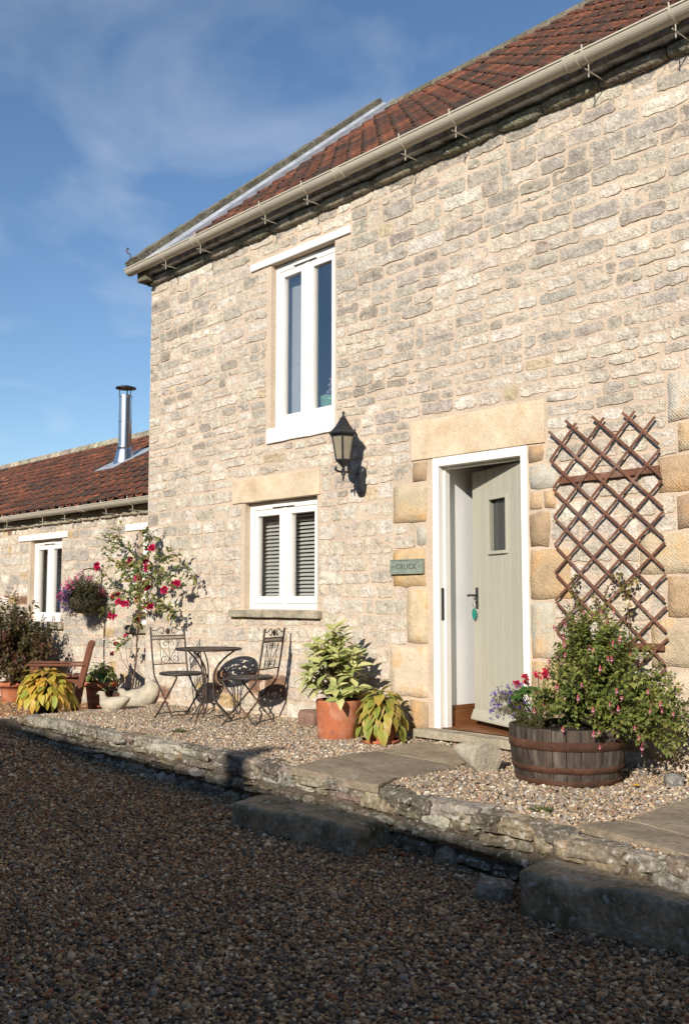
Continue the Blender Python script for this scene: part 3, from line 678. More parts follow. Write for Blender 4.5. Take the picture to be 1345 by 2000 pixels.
roof = MB(); roof.add([(XL, -0.08, 4.59), (XR, -0.08, 4.59), (XR, 3.40, 7.50), (XL, 3.40, 7.50), (XL, 6.9, 4.59), (XR, 6.9, 4.59)], [(0, 1, 2, 3), (3, 2, 5, 4)])
roof_o = roof.build('roof', 'roof_felt', house)
sv, nv = pantiles(roof_o, XL + 0.27, XR, -0.10, 4.60, 3.40, 7.50, 11, limit=300)
gutter(house, -9.31, XR, -0.215, 4.587, 0.062, [-8.0, -5.9, -3.62], [-8.59, -7.96, -6.93, -6.34, -5.17, -4.655, -3.515, -2.9, -2.2, -1.5], 0.0)
MB().box(XL - 0.03, XR, -0.13, 0.03, 4.515, 4.585).build('eaves_filler', 'old_stone', house)  # added filler behind the gutter, so no sunlit strip shows under the tiles
# ridge tiles
u = XL + 0.2
while u < XR:
    t = MB(); l = 0.44; c = jit((0.24, 0.19, 0.13), rnd, 0.25)
    t.tube([(u, 3.40, 7.47), (u + l - 0.01, 3.40, 7.47)], 0.115, n=12, col=c); t.build('ridge_tile', 'coping', roof_o, smooth=False); u += l
# gable coping: slabs up the verge, with the lead flashing beside it
sd = Vector((0, 3.49, 2.92)).normalized(); nd = Vector((0, -sd.z, sd.y)); Lc = math.hypot(3.55, 2.97)
s = -0.06; k = 0
while s < Lc - 0.02:
    l = min(rnd.uniform(0.5, 0.75), Lc - s); M = Matrix(((1, sd.x, nd.x, XL), (0, sd.y, nd.y, -0.13), (0, sd.z, nd.z, 4.60), (0, 0, 0, 1)))
    mb = MB(); nx = 5; vv = []; ff = []
    for i in range(nx + 1):
        y = s + 0.005 + (l - 0.01) * i / nx
        for (x, w) in ((-0.14, 0.0), (-0.145, 0.135), (0.0, 0.155), (0.15, 0.145), (0.15, 0.0)):
            vv.append(M @ Vector((x + 0.012 * noise.noise((y * 5, x * 9, 1)), y, w + 0.014 * noise.noise((y * 6, x * 9, 4)))))
    for i in range(nx):
        for j in range(5): ff.append((i * 5 + j, i * 5 + (j + 1) % 5, (i + 1) * 5 + (j + 1) % 5, (i + 1) * 5 + j))
    ff += [tuple(range(5)), tuple(nx * 5 + j for j in range(4, -1, -1))]
    mb.add(vv, ff); mb.build('coping_stone', 'coping', house); s += l
MR = Matrix(((1, sd.x, nd.x, XL), (0, sd.y, nd.y, -0.13), (0, sd.z, nd.z, 4.60), (0, 0, 0, 1)))
fl = 0.0; k = 0
while fl < Lc - 0.1:
    l = min(1.15, Lc - fl); mb = MB()
    o_ = 0.002 * (k % 2)
    mb.add([MR @ Vector(p) for p in ((0.156 + o_, fl, 0.085), (0.156 + o_, fl + l + 0.03, 0.085), (0.19, fl, 0.055 + o_), (0.19, fl + l + 0.03, 0.055 + o_), (0.34, fl, 0.062 + o_), (0.34, fl + l + 0.03, 0.062 + o_), (0.345, fl, 0.0), (0.345, fl + l + 0.03, 0.0))],
           [(0, 1, 3, 2), (2, 3, 5, 4), (4, 5, 7, 6)]); mb.build('lead_flashing', 'lead', roof_o); fl += l; k += 1
hk = MB(); hk.tube(catmull([(-9.31, -0.20, 4.70), (-9.33, -0.20, 4.78), (-9.37, -0.2, 4.80), (-9.40, -0.2, 4.83), (-9.385, -0.2, 4.86), (-9.365, -0.2, 4.845)], 4), 0.007, n=6); hk.build('hook', 'worn_iron', house)
kn = block(XL - 0.05, XL + 0.14, 4.45, 4.60, -0.16, 0.10, 'kneeler_stone', 'coping', house, amp=0.01)

# ------------------------------------------------------------------ the low wing set back on the left
wing = thing('low_cottage_wing', 'low single storey limestone wing with pantile roof and steel flue beside the tall cottage', 'house', (-14, 0.8, -0.25))
WX0, WY, WT = -25.0, 0.45, 2.16
HW1 = (-12.98, -12.06, 0.77, 1.855); HW2 = (-10.14, -9.3, 0.77, 1.855)
ww = holed_wall(WX0, XL - 0.001, -0.5, WT, [HW1, HW2], WY, WY + 0.4).build('front_wall', 'mortar', wing)
r2 = random.Random(9)
bl2 = [(HW1[0] - 0.05, HW1[1] + 0.02, 0.66, 1.86), (-13.35, -11.90, 1.85, 1.945), (-13.15, -11.94, 0.66, 0.77), (HW2[0] - 0.05, -9.2, 0.66, 1.86), (-10.43, -9.2, 1.85, 1.945), (-10.4, -9.2, 0.66, 0.77)]
st2 = course_fill(-19.0, XL - 0.004, -0.35, WT - 0.1, bl2, r2, lambda z, r: r.uniform(0.11, 0.165) if z < 1.8 else r.uniform(0.09, 0.12), lambda z, h, r: max(0.1, min(0.5, r.gauss(0.27, 0.08))))
def colw(u, z, r):
    t = r.random()
    if t < 0.04: return jit(PAL['ochre'], r, 0.1)
    if t < 0.07: return jit(PAL['brown'], r, 0.1)
    if t < 0.30: return jit(PAL['grey'], r, 0.1)
    return jit(PAL['pale'] if r.random() < 0.4 else PAL['cream'] if r.random() < 0.5 else PAL['light'], r, 0.09)
stone_wall(ww, st2, lambda u, w, z: (u, WY - w, z), r2, colw, limit=290, wob=0.012)
u = -16
while u < XL - 0.05:
    l = min(r2.uniform(0.25, 0.55), XL - 0.005 - u); mb = MB()
    rock(mb, u + 0.004, u + l - 0.004, WT - 0.12, WT - 0.01, 0.045, 0.02, r2.random() * 90, jit((0.42, 0.36, 0.26), r2, 0.15), lambda u_, w_, z_: (u_, WY - w_, z_)); mb.build('eaves_stone', 'stone', ww, smooth=True); u += l
block(-13.34, -11.905, 1.858, 1.938, WY - 0.02, WY + 0.2, 'timber_lintel', 'white_paint', wing, amp=0.003)
block(-10.425, XL - 0.004, 1.858, 1.938, WY - 0.02, WY + 0.2, 'timber_lintel', 'white_paint', wing, amp=0.003)
block(-13.12, -11.955, 0.675, 0.765, WY - 0.05, WY + 0.2, 'stone_sill', 'sill_stone', wing, amp=0.006)
block(-10.38, XL - 0.004, 0.675, 0.765, WY - 0.05, WY + 0.2, 'stone_sill', 'sill_stone', wing, amp=0.006)
window(wing, -12.98, -12.06, 0.768, 1.853, WY + 0.06); window(wing, -10.14, -9.3, 0.768, 1.853, WY + 0.06, vent=False)
room(wing, -13.6, -11.4, WY + 0.41, 3.0, 0.0, 2.1, 'room'); room(wing, -10.9, XL - 0.01, WY + 0.41, 3.0, 0.0, 2.1, 'room')
MB().box(WX0, WX0 + 0.4, WY + 0.4, 6.3, -0.5, WT).build('end_wall', 'mortar', wing); MB().box(WX0, XL - 0.002, 6.3, 6.6, -0.5, WT).build('back_wall', 'mortar', wing)
wr = MB(); wr.add([(WX0 - .1, 0.33, 2.205), (XL - 0.002, 0.33, 2.205), (XL - 0.002, 3.40, 3.86), (WX0 - .1, 3.40, 3.86), (WX0 - .1, 6.7, 2.205), (XL - 0.002, 6.7, 2.205)], [(0, 1, 2, 3), (3, 2, 5, 4)])
wr_o = wr.build('roof', 'roof_felt', wing)
pantiles(wr_o, WX0, XL - 0.01, 0.31, 2.215, 3.40, 3.86, 21, limit=300)
gutter(wing, -24, XL - 0.01, 0.285, 2.20, 0.062, [-11.2, -13.4], [-13.42, -12.31, -11.69, -10.63, -10.02], WY)
u = -24.0
while u < XL - 0.1:
    l = min(r2.uniform(0.42, 0.5), XL - 0.02 - u); t = MB(); c = jit((0.35, 0.31, 0.22), r2, 0.3); t.tube([(u, 3.40, 3.855), (u + l - 0.012, 3.40, 3.855)], 0.12, n=12, col=c)
    t.build('ridge_tile', 'old_stone', wr_o, smooth=False); u += l
# steel flue
FX, FY = -13.05, 1.9; fz = 2.215 + (FY - 0.31) * (3.86 - 2.215) / (3.40 - 0.31)
fl = MB(); fl.lathe([(0.097, 0.15), (0.097, 0.62), (0.101, 0.625), (0.101, 0.64), (0.097, 0.645), (0.097, 1.0), (0.103, 1.005), (0.103, 1.03), (0.09, 1.035)], 28, (FX, FY, fz))
flo = fl.build('flue', 'steel', wing, smooth=False)
cn = MB(); cn.lathe([(0.205, -0.12), (0.16, 0.02), (0.118, 0.20), (0.10, 0.24), (0.122, 0.245), (0.122, 0.262), (0.098, 0.27)], 28, (FX, FY, fz)); cn.build('flue_cone', 'steel', flo, smooth=False)
cw = MB(); cw.lathe([(0.155, 1.135), (0.15, 1.15), (0.06, 1.178), (0.0, 1.184)], 28, (FX, FY, fz))
for an in (0.3, 2.4, 4.5): cw.tube([(FX + 0.09 * math.cos(an), FY + 0.09 * math.sin(an), fz + 1.0), (FX + 0.1 * math.cos(an), FY + 0.1 * math.sin(an), fz + 1.14)], 0.009, n=6)
cw.build('cowl', 'black_iron', flo)
ws = Vector((0, 3.40 - 0.31, 3.86 - 2.215)).normalized(); wnv = Vector((0, -ws.z, ws.y))
fm = MB(); Mf = Matrix(((1, ws.x, wnv.x, FX), (0, ws.y, wnv.y, FY), (0, ws.z, wnv.z, fz), (0, 0, 0, 1)))
fm.box(-0.30, 0.26, -0.34, 0.5, 0.05, 0.066, M=Mf); fm.build('lead_flashing', 'lead', flo, bevel=0.004)
# ------------------------------------------------------------------ retaining wall, flags, step blocks
def boulder(mb, c, size, rotz=0.0, seed=0.0, amp=0.12, col=(0.4, 0.36, 0.3), n=4, power=0.55, tilt=(0, 0)):
    """an irregular block: a subdivided cube pulled towards a rounded form and roughened"""
    vv, ff, idx = [], [], {}
    R = Euler((tilt[0], tilt[1], rotz)).to_matrix(); sx, sy, sz = size[0] / 2, size[1] / 2, size[2] / 2
    def vid(a, b, d):
        k = (a, b, d)
        if k in idx: return idx[k]
        p = Vector((2 * a / n - 1, 2 * b / n - 1, 2 * d / n - 1)); q = p.normalized() * 1.22
        p = p.lerp(q, power * 0.5)
        f = 1 + amp * (noise.noise(p * 1.3 + Vector((seed, seed * 2.1, 0))) + 0.6 * noise.noise(p * 3.1 + Vector((seed, 3, seed))))
        p = R @ Vector((p.x * sx * f, p.y * sy * f, p.z * sz * f)); idx[k] = len(vv); vv.append((c[0] + p.x, c[1] + p.y, c[2] + p.z)); return idx[k]
    for a in range(n):
        for b in range(n):
            ff += [(vid(a, b, 0), vid(a, b + 1, 0), vid(a + 1, b + 1, 0), vid(a + 1, b, 0)), (vid(a, b, n), vid(a + 1, b, n), vid(a + 1, b + 1, n), vid(a, b + 1, n)),
                   (vid(a, 0, b), vid(a + 1, 0, b), vid(a + 1, 0, b + 1), vid(a, 0, b + 1)), (vid(a, n, b), vid(a, n, b + 1), vid(a + 1, n, b + 1), vid(a + 1, n, b)),
                   (vid(0, a, b), vid(0, a, b + 1), vid(0, a + 1, b + 1), vid(0, a + 1, b)), (vid(n, a, b), vid(n, a + 1, b), vid(n, a + 1, b + 1), vid(n, a, b + 1))]
    mb.add(vv, ff, col)

ret = thing('retaining_wall', 'low lichen spotted rubble wall holding up the gravel terrace', 'wall', (-5.5, -1.6, -0.29))
core = MB(); vv = []; ff = []; xsr = [-9.13 + 0.2 * i for i in range(46)]
for x in xsr: vv += [(x, ye(x) + 0.035, zy(x) - 0.1), (x, ye(x) + 0.035, zt(x) - 0.01), (x, ye(x) + 0.17, zt(x) - 0.01), (x, ye(x) + 0.17, zy(x) - 0.1)]
for i in range(len(xsr) - 1):
    for j in range(3): ff.append((i * 4 + j, (i + 1) * 4 + j, (i + 1) * 4 + j + 1, i * 4 + j + 1))
ff.append((0, 1, 2, 3)); core.add(vv, ff); core.build('mortar_core', 'wall_earth', ret)
rr = random.Random(31)
RP = [(0.27, 0.23, 0.165), (0.22, 0.195, 0.15), (0.33, 0.295, 0.23), (0.165, 0.14, 0.105), (0.28, 0.215, 0.14), (0.38, 0.35, 0.285), (0.21, 0.16, 0.12)]
def place_ret(u, w, z):
    n_ = Vector((ye(u + 0.05) - ye(u - 0.05), -0.1, 0)).normalized(); t = z; lo = zy(u) - 0.03; hi = zt(u) + 0.004
    return (u + n_.x * w, ye(u) + 0.03 + n_.y * (w + 0.02 * (1 - t)), lo + (hi - lo) * t)
# laid in a unit of height: z runs 0..1 between the yard and the terrace
lay = []; zc_ = 0.0
for h_ in (0.34, 0.24, 0.42):
    u = -9.14 + rr.uniform(0, .1)
    while u < 0.1:
        l = rr.choice((rr.uniform(0.08, 0.16), rr.uniform(0.14, 0.27), rr.uniform(0.2, 0.42))); k0 = zc_ + rr.uniform(-0.05, 0.05)
        if rr.random() < 0.16: lay += [(u, u + l, k0, k0 + h_ * 0.5), (u, u + l, k0 + h_ * 0.5, zc_ + h_)]
        else: lay.append((u, u + l, k0, zc_ + h_ + rr.uniform(-0.02, 0.02)))
        u += l
    zc_ += h_
for n_, (a_, b_, p_, q_) in enumerate(lay):
    hh = 0.30; mb = MB(); g = rr.uniform(0.004, 0.010)
    rock(mb, a_ + g, b_ - g, p_ * hh + g, q_ * hh - g * 0.6, rr.uniform(0.010, 0.032), 0.014, n_ * 1.7, jit(rr.choice(RP), rr, 0.2), lambda u, w, z: place_ret(u, w, z / 0.30), er=0.022, cell=0.03, cr=0.045, wash=0.0)
    mb.build('wall_stone', 'old_stone', ret)
x = -9.16
while x < 0.1:
    l = rr.uniform(0.12, 0.42); xm = x + l / 2; an = math.atan2(ye(x + l) - ye(x), l); dp = rr.uniform(0.10, 0.17); mb = MB()
    boulder(mb, (xm, ye(xm) + dp / 2 + rr.uniform(-0.02, 0.01), zt(xm) - 0.022 + rr.uniform(-0.012, 0.008)), (l, dp, 0.075), an + rr.uniform(-.08, .08), rr.random() * 50, 0.2, jit(rr.choice(RP), rr, 0.2), 5, 0.3, (rr.uniform(-.08, .08), rr.uniform(-.06, .06)))
    mb.build('cap_stone', 'old_stone', ret); x += l + rr.uniform(0, 0.01)

def flag(pts, z, col, label, th=0.045):
    mb = MB(); n = len(pts); P = [Vector((*p, 0)) for p in pts]; ring = []
    for i in range(n):
        for k in range(6):
            t = k / 6; p = P[i].lerp(P[(i + 1) % n], t); p += Vector((noise.noise(p * 7) * 0.022, noise.noise(p * 7 + Vector((4, 1, 0))) * 0.022, 0)); ring.append(p)
    m_ = len(ring); ctr = sum(ring, Vector()) / m_
    vv = []
    for s_, zz in ((1.0, z - th), (1.0, z - 0.008), (0.99, z), (0.6, z + 0.002), (0.25, z + 0.003)):
        for p in ring:
            q = ctr + (p - ctr) * s_; vv.append((q.x, q.y, zz + 0.007 * noise.noise((q.x * 4, q.y * 4, 2))))
    ff = [(r_ * m_ + i, r_ * m_ + (i + 1) % m_, (r_ + 1) * m_ + (i + 1) % m_, (r_ + 1) * m_ + i) for r_ in range(4) for i in range(m_)]
    ff.append(tuple(4 * m_ + i for i in range(m_)))
    mb.add(vv, ff, col); o = mb.build('paving_flag', 'flagstone', None, smooth=False); tag(o, label, 'paving stone', 'sandstone flags set in the terrace'); return o
FLAGS = [([(-4.86, -1.575), (-4.05, -1.61), (-4.16, -1.345), (-5.0, -1.14)], 0.026, (0.27, 0.215, 0.15), 'brown paving flag at the terrace edge above the shorter step block'),
         ([(-5.01, -1.12), (-4.17, -1.33), (-4.20, -0.79), (-4.98, -0.71)], 0.024, (0.235, 0.185, 0.13), 'middle paving flag of the path to the door'),
         ([(-5.0, -0.69), (-4.2, -0.77), (-4.45, -0.14), (-5.14, -0.17)], 0.022, (0.31, 0.245, 0.165), 'paving flag just below the door threshold'),
         ([(-2.74, -1.60), (-1.95, -1.76), (-2.0, -1.48), (-2.66, -1.37)], 0.026, (0.255, 0.205, 0.145), 'paving flag on the terrace edge above the longer step block'),
         ([(-2.65, -1.355), (-1.99, -1.465), (-1.95, -0.6), (-2.73, -0.62)], 0.024, (0.27, 0.22, 0.155), 'paving flag behind another at the picture edge beyond the barrel')]
for f in FLAGS: flag(*f)

def step_block(c, size, rotz, label, seed):
    mb = MB(); nx, ny, nz = 26, 8, 7; vv, ff, idx = [], [], {}; R = Matrix.Rotation(rotz, 3, 'Z')
    def vid(i, j, k):
        if (i, j, k) in idx: return idx[i, j, k]
        p = Vector((2 * i / nx - 1, 2 * j / ny - 1, 2 * k / nz - 1)); hs = Vector((size[0] / 2, size[1] / 2, size[2] / 2))
        q = Vector((p.x * hs.x, p.y * hs.y, p.z * hs.z)); r = 0.035
        inner = Vector([max(-h + r, min(h - r, c_)) for c_, h in zip(q, hs)]); d = q - inner
        if d.length > 1e-6: q = inner + d.normalized() * r
        w = Vector((seed, seed * 2, 0)) + q
        n3 = Vector([0.022 * noise.noise(w * 4 + Vector((k_ * 7, 0, 0))) + 0.010 * noise.noise(w * 14 + Vector((k_ * 7, 0, 0))) + 0.005 * noise.noise(w * 40 + Vector((0, k_ * 7, 0))) for k_ in range(3)])
        q = R @ (q + n3); idx[i, j, k] = len(vv); vv.append((c[0] + q.x, c[1] + q.y, c[2] + q.z)); return idx[i, j, k]
    for i in range(nx):
        for k in range(nz): ff += [(vid(i, 0, k), vid(i + 1, 0, k), vid(i + 1, 0, k + 1), vid(i, 0, k + 1)), (vid(i + 1, ny, k), vid(i, ny, k), vid(i, ny, k + 1), vid(i + 1, ny, k + 1))]
        for j in range(ny): ff += [(vid(i, j, 0), vid(i, j + 1, 0), vid(i + 1, j + 1, 0), vid(i + 1, j, 0)), (vid(i, j, nz), vid(i + 1, j, nz), vid(i + 1, j + 1, nz), vid(i, j + 1, nz))]
    for j in range(ny):
        for k in range(nz): ff += [(vid(0, j, k), vid(0, j, k + 1), vid(0, j + 1, k + 1), vid(0, j + 1, k)), (vid(nx, j, k), vid(nx, j + 1, k), vid(nx, j + 1, k + 1), vid(nx, j, k + 1))]
    mb.add(vv, ff); o = mb.build('step_block', 'moss_stone', None, smooth=True); tag(o, label, 'stone step', 'rough stone step blocks below the terrace'); return o
step_block((-4.47, -1.765, -0.245), (1.04, 0.33, 0.20), 0.05, 'short mossy stone step block below the flagged path to the door', 3.0)
step_block((-1.99, -1.84, -0.205), (1.56, 0.29, 0.225), 0.09, 'long mossy stone step block running out of the picture', 11.0)

# ------------------------------------------------------------------ pebble gravel
PEB = [((0.30, 0.21, 0.13), 5), ((0.22, 0.15, 0.095), 5), ((0.40, 0.30, 0.19), 4), ((0.16, 0.14, 0.125), 4), ((0.26, 0.245, 0.23), 3), ((0.50, 0.42, 0.31), 2.5), ((0.62, 0.57, 0.48), 1.3), ((0.30, 0.13, 0.07), 1.3), ((0.10, 0.085, 0.075), 3)]
def pebble_group():
    ng = bpy.data.node_groups.new('pebbles', 'GeometryNodeTree')
    ng.interface.new_socket('Geometry', in_out='INPUT', socket_type='NodeSocketGeometry'); ng.interface.new_socket('Geometry', in_out='OUTPUT', socket_type='NodeSocketGeometry')
    N, L = ng.nodes, ng.links; gi, go = N.new('NodeGroupInput'), N.new('NodeGroupOutput'); jn = N.new('GeometryNodeJoinGeometry')
    for k in range(4):
        ic = N.new('GeometryNodeMeshIcoSphere'); ic.inputs['Radius'].default_value = 0.5; ic.inputs['Subdivisions'].default_value = 2
        nz = N.new('ShaderNodeTexNoise'); nz.noise_dimensions = '4D'; nz.inputs['W'].default_value = k * 7.3; nz.inputs['Scale'].default_value = 1.7; nz.inputs['Detail'].default_value = 1.0
        sb = N.new('ShaderNodeVectorMath'); sb.operation = 'SUBTRACT'; sb.inputs[1].default_value = (0.5, 0.5, 0.5); L.new(nz.outputs['Color'], sb.inputs[0])
        sc = N.new('ShaderNodeVectorMath'); sc.operation = 'SCALE'; sc.inputs['Scale'].default_value = 0.75; L.new(sb.outputs[0], sc.inputs[0])
        sp = N.new('GeometryNodeSetPosition'); L.new(ic.outputs['Mesh'], sp.inputs['Geometry']); L.new(sc.outputs[0], sp.inputs['Offset'])
        sm = N.new('GeometryNodeSetShadeSmooth'); L.new(sp.outputs[0], sm.inputs['Geometry'])
        mt = N.new('GeometryNodeSetMaterial'); mt.inputs['Material'].default_value = MATS['pebble']; L.new(sm.outputs[0], mt.inputs['Geometry'])
        gt = N.new('GeometryNodeGeometryToInstance'); L.new(mt.outputs[0], gt.inputs[0]); L.new(gt.outputs[0], jn.inputs[0])
    def named(nm, ty):
        a = N.new('GeometryNodeInputNamedAttribute'); a.data_type = ty; a.inputs['Name'].default_value = nm; return a.outputs[0]
    er = N.new('FunctionNodeEulerToRotation'); L.new(named('rot', 'FLOAT_VECTOR'), er.inputs[0])
    ip = N.new('GeometryNodeInstanceOnPoints'); L.new(gi.outputs[0], ip.inputs['Points']); L.new(jn.outputs[0], ip.inputs['Instance'])
    ip.inputs['Pick Instance'].default_value = True; L.new(named('idx', 'INT'), ip.inputs['Instance Index']); L.new(er.outputs[0], ip.inputs['Rotation']); L.new(named('scl', 'FLOAT_VECTOR'), ip.inputs['Scale'])
    L.new(ip.outputs[0], go.inputs[0]); return ng
PG = pebble_group()
def gravel(name, P, size, seed, label, mult=(1, 1, 1), keep=0.78):
    r = np.random.default_rng(seed); n = len(P); me = bpy.data.meshes.new(name); me.vertices.add(n); me.vertices.foreach_set('co', P.astype(np.float32).ravel())
    s = (size * np.exp(r.normal(0, 0.28, n)))[:, None] * np.stack([r.uniform(0.9, 1.35, n), r.uniform(0.75, 1.05, n), r.uniform(0.5, 0.8, n)], 1)
    rot = np.stack([r.normal(0, 0.35, n), r.normal(0, 0.35, n), r.uniform(0, 6.28, n)], 1)
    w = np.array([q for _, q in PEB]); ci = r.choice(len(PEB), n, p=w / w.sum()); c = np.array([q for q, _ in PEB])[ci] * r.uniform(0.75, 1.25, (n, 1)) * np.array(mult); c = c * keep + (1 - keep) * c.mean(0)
    c *= (1 + 0.16 * np.array([noise.noise((p[0] * 1.1, p[1] * 1.1, 4.0)) + 0.5 * noise.noise((p[0] * 4, p[1] * 4, 9.0)) for p in P]))[:, None]
    for nm, ty, key, arr in (('scl', 'FLOAT_VECTOR', 'vector', s), ('rot', 'FLOAT_VECTOR', 'vector', rot), ('idx', 'INT', 'value', r.integers(0, 4, n)), ('pcol', 'FLOAT_COLOR', 'color', np.concatenate([c, np.ones((n, 1))], 1))):
        a = me.attributes.new(nm, ty, 'POINT'); a.data.foreach_set(key, arr.astype(np.int32 if ty == 'INT' else np.float32).ravel())
    o = bpy.data.objects.new(name, me); COL.objects.link(o); me.materials.append(MATS['pebble'])
    md = o.modifiers.new('pebbles', 'NODES'); md.node_group = PG
    tag(o, label, 'gravel', kind='stuff'); return o
rg = np.random.default_rng(5)
TEr = np.array(TERR); YAr = np.array(YARD); EDr = np.array(EDGE)
fz_ = lambda T, x: np.interp(x, T[:, 0], T[:, 1])
# courtyard pebbles where the yard can be seen, denser close by
def in_wedge(x, y, lo, hi, dmax):
    ang = np.degrees(np.arctan2(y + 5.53, x)); d = np.hypot(x, y + 5.53); return (ang > lo) & (ang < hi) & (d < dmax)
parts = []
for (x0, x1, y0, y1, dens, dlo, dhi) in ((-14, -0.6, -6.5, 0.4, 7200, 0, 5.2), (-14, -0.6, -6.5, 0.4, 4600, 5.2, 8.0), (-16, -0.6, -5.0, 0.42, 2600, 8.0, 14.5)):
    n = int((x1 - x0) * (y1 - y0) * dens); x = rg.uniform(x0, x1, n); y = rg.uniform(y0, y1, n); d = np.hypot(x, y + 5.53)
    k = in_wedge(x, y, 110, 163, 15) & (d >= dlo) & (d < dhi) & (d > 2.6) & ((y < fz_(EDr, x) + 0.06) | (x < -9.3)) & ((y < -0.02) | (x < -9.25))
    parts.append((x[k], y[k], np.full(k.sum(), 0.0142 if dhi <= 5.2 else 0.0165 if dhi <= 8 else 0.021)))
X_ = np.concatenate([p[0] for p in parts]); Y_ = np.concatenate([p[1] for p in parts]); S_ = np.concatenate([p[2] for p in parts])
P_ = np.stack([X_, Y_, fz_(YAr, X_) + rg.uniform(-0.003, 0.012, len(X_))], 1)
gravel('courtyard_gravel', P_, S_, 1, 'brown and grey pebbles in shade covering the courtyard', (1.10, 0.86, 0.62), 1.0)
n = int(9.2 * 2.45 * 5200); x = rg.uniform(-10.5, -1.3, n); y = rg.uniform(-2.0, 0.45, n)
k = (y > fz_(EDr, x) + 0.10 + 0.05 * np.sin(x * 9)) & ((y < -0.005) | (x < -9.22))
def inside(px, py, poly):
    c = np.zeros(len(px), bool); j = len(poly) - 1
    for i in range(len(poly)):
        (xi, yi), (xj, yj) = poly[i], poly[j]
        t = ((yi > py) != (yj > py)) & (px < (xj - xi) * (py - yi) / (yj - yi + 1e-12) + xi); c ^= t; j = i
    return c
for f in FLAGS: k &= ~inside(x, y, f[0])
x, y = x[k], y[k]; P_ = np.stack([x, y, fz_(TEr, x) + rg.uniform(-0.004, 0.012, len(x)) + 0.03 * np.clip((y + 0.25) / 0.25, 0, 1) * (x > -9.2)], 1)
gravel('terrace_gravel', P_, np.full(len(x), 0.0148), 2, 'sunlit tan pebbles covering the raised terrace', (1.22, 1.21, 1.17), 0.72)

# ------------------------------------------------------------------ barn across the yard (behind the viewer): it shades the courtyard
barn = thing('stone_barn', 'long stone barn across the courtyard, behind the viewer', 'barn', (2, -11.6, -0.3))
def ridge_y(x): return -11.45 - 0.055 * (x + 4)
bx0, bx1, rz_, ez_ = -36.0, 16.0, 4.895, 2.3
bw_ = MB(); 
for (a_, b_) in ((2.95, 2.6), (-2.95, -2.6)):
    bw_.add([(bx0, ridge_y(bx0) + a_, -0.5), (bx1, ridge_y(bx1) + a_, -0.5), (bx1, ridge_y(bx1) + a_, 2.35), (bx0, ridge_y(bx0) + a_, 2.35), (bx0, ridge_y(bx0) + b_, -0.5), (bx1, ridge_y(bx1) + b_, -0.5), (bx1, ridge_y(bx1) + b_, 2.35), (bx0, ridge_y(bx0) + b_, 2.35)],
            [(0, 1, 2, 3), (5, 4, 7, 6), (0, 4, 5, 1), (3, 2, 6, 7), (0, 3, 7, 4), (1, 5, 6, 2)])
for bx in (bx0, bx1):
    bw_.add([(bx, ridge_y(bx) + 2.95, -0.5), (bx, ridge_y(bx) - 2.95, -0.5), (bx, ridge_y(bx) - 2.95, 2.35), (bx, ridge_y(bx), 4.7), (bx, ridge_y(bx) + 2.95, 2.35)], [(0, 1, 2, 3, 4)])
bw_.build('wall', 'barn_wall', barn)
br = MB(); n_ = 90; vv = []; ff = []
for i in range(n_ + 1):
    x = bx0 - 0.1 + (bx1 - bx0 + 0.2) * i / n_; wob = 0.03 * noise.noise((x * 0.6, 0, 3)) + 0.02 * noise.noise((x * 2.5, 0, 3))
    vv += [(x, ridge_y(x) + 3.2, 2.12), (x, ridge_y(x), rz_ + wob), (x, ridge_y(x) - 3.2, 2.12), (x, ridge_y(x) - 3.2, 2.05), (x, ridge_y(x), rz_ - 0.1), (x, ridge_y(x) + 3.2, 2.05)]
for i in range(n_):
    for j in range(6): ff.append((i * 6 + j, i * 6 + (j + 1) % 6, (i + 1) * 6 + (j + 1) % 6, (i + 1) * 6 + j))
br.add(vv, ff, (0.2, 0.075, 0.045)); bro = br.build('roof', 'tile', barn)
ch = MB(); ch.box(-1.03, -0.88, ridge_y(-1) - 0.13, ridge_y(-1) + 0.13, 4.4, 5.22); ch.build('chimney', 'barn_wall', bro)
# ------------------------------------------------------------------ things on the wall
# wall lantern
LX, LY = -5.875, -0.215
lan = thing('wall_lantern', 'black six sided carriage lantern with amber panes on a curled wall bracket', 'lantern', (LX, 0, 2.02))
hexr = math.radians(12)
rf = MB(); rf.lathe([(0.125, 2.372), (0.128, 2.382), (0.096, 2.410), (0.066, 2.445), (0.044, 2.480), (0.028, 2.508), (0.018, 2.520)], 6, (LX, LY, 0), rot=hexr); rf.build('canopy', 'black_iron', lan)
fi = MB(); fi.lathe([(0.014, 2.518), (0.009, 2.535), (0.008, 2.545), (0.014, 2.548), (0.013, 2.556), (0.007, 2.562), (0.0, 2.574)], 12, (LX, LY, 0)); fi.build('finial', 'black_iron', lan)
BT, BB, RT, RB = 2.372, 2.165, 0.100, 0.062
fr = MB()
for k in range(6):
    an = hexr + k * math.pi / 3
    fr.tube([(LX + RB * math.cos(an), LY + RB * math.sin(an), BB), (LX + RT * math.cos(an), LY + RT * math.sin(an), BT)], 0.0072, n=6)
fr.lathe([(RB + 0.006, BB - 0.006), (RB + 0.008, BB + 0.008), (RB - 0.006, BB + 0.009)], 6, (LX, LY, 0), rot=hexr, caps=False)
fr.lathe([(RT - 0.006, BT - 0.016), (RT + 0.006, BT - 0.014), (RT + 0.012, BT + 0.001)], 6, (LX, LY, 0), rot=hexr, caps=False)
fr.lathe([(RB + 0.006, BB - 0.004), (0.034, BB - 0.032), (0.014, BB - 0.052), (0.010, BB - 0.06)], 6, (LX, LY, 0), rot=hexr)
fr.build('cage', 'black_iron', lan)
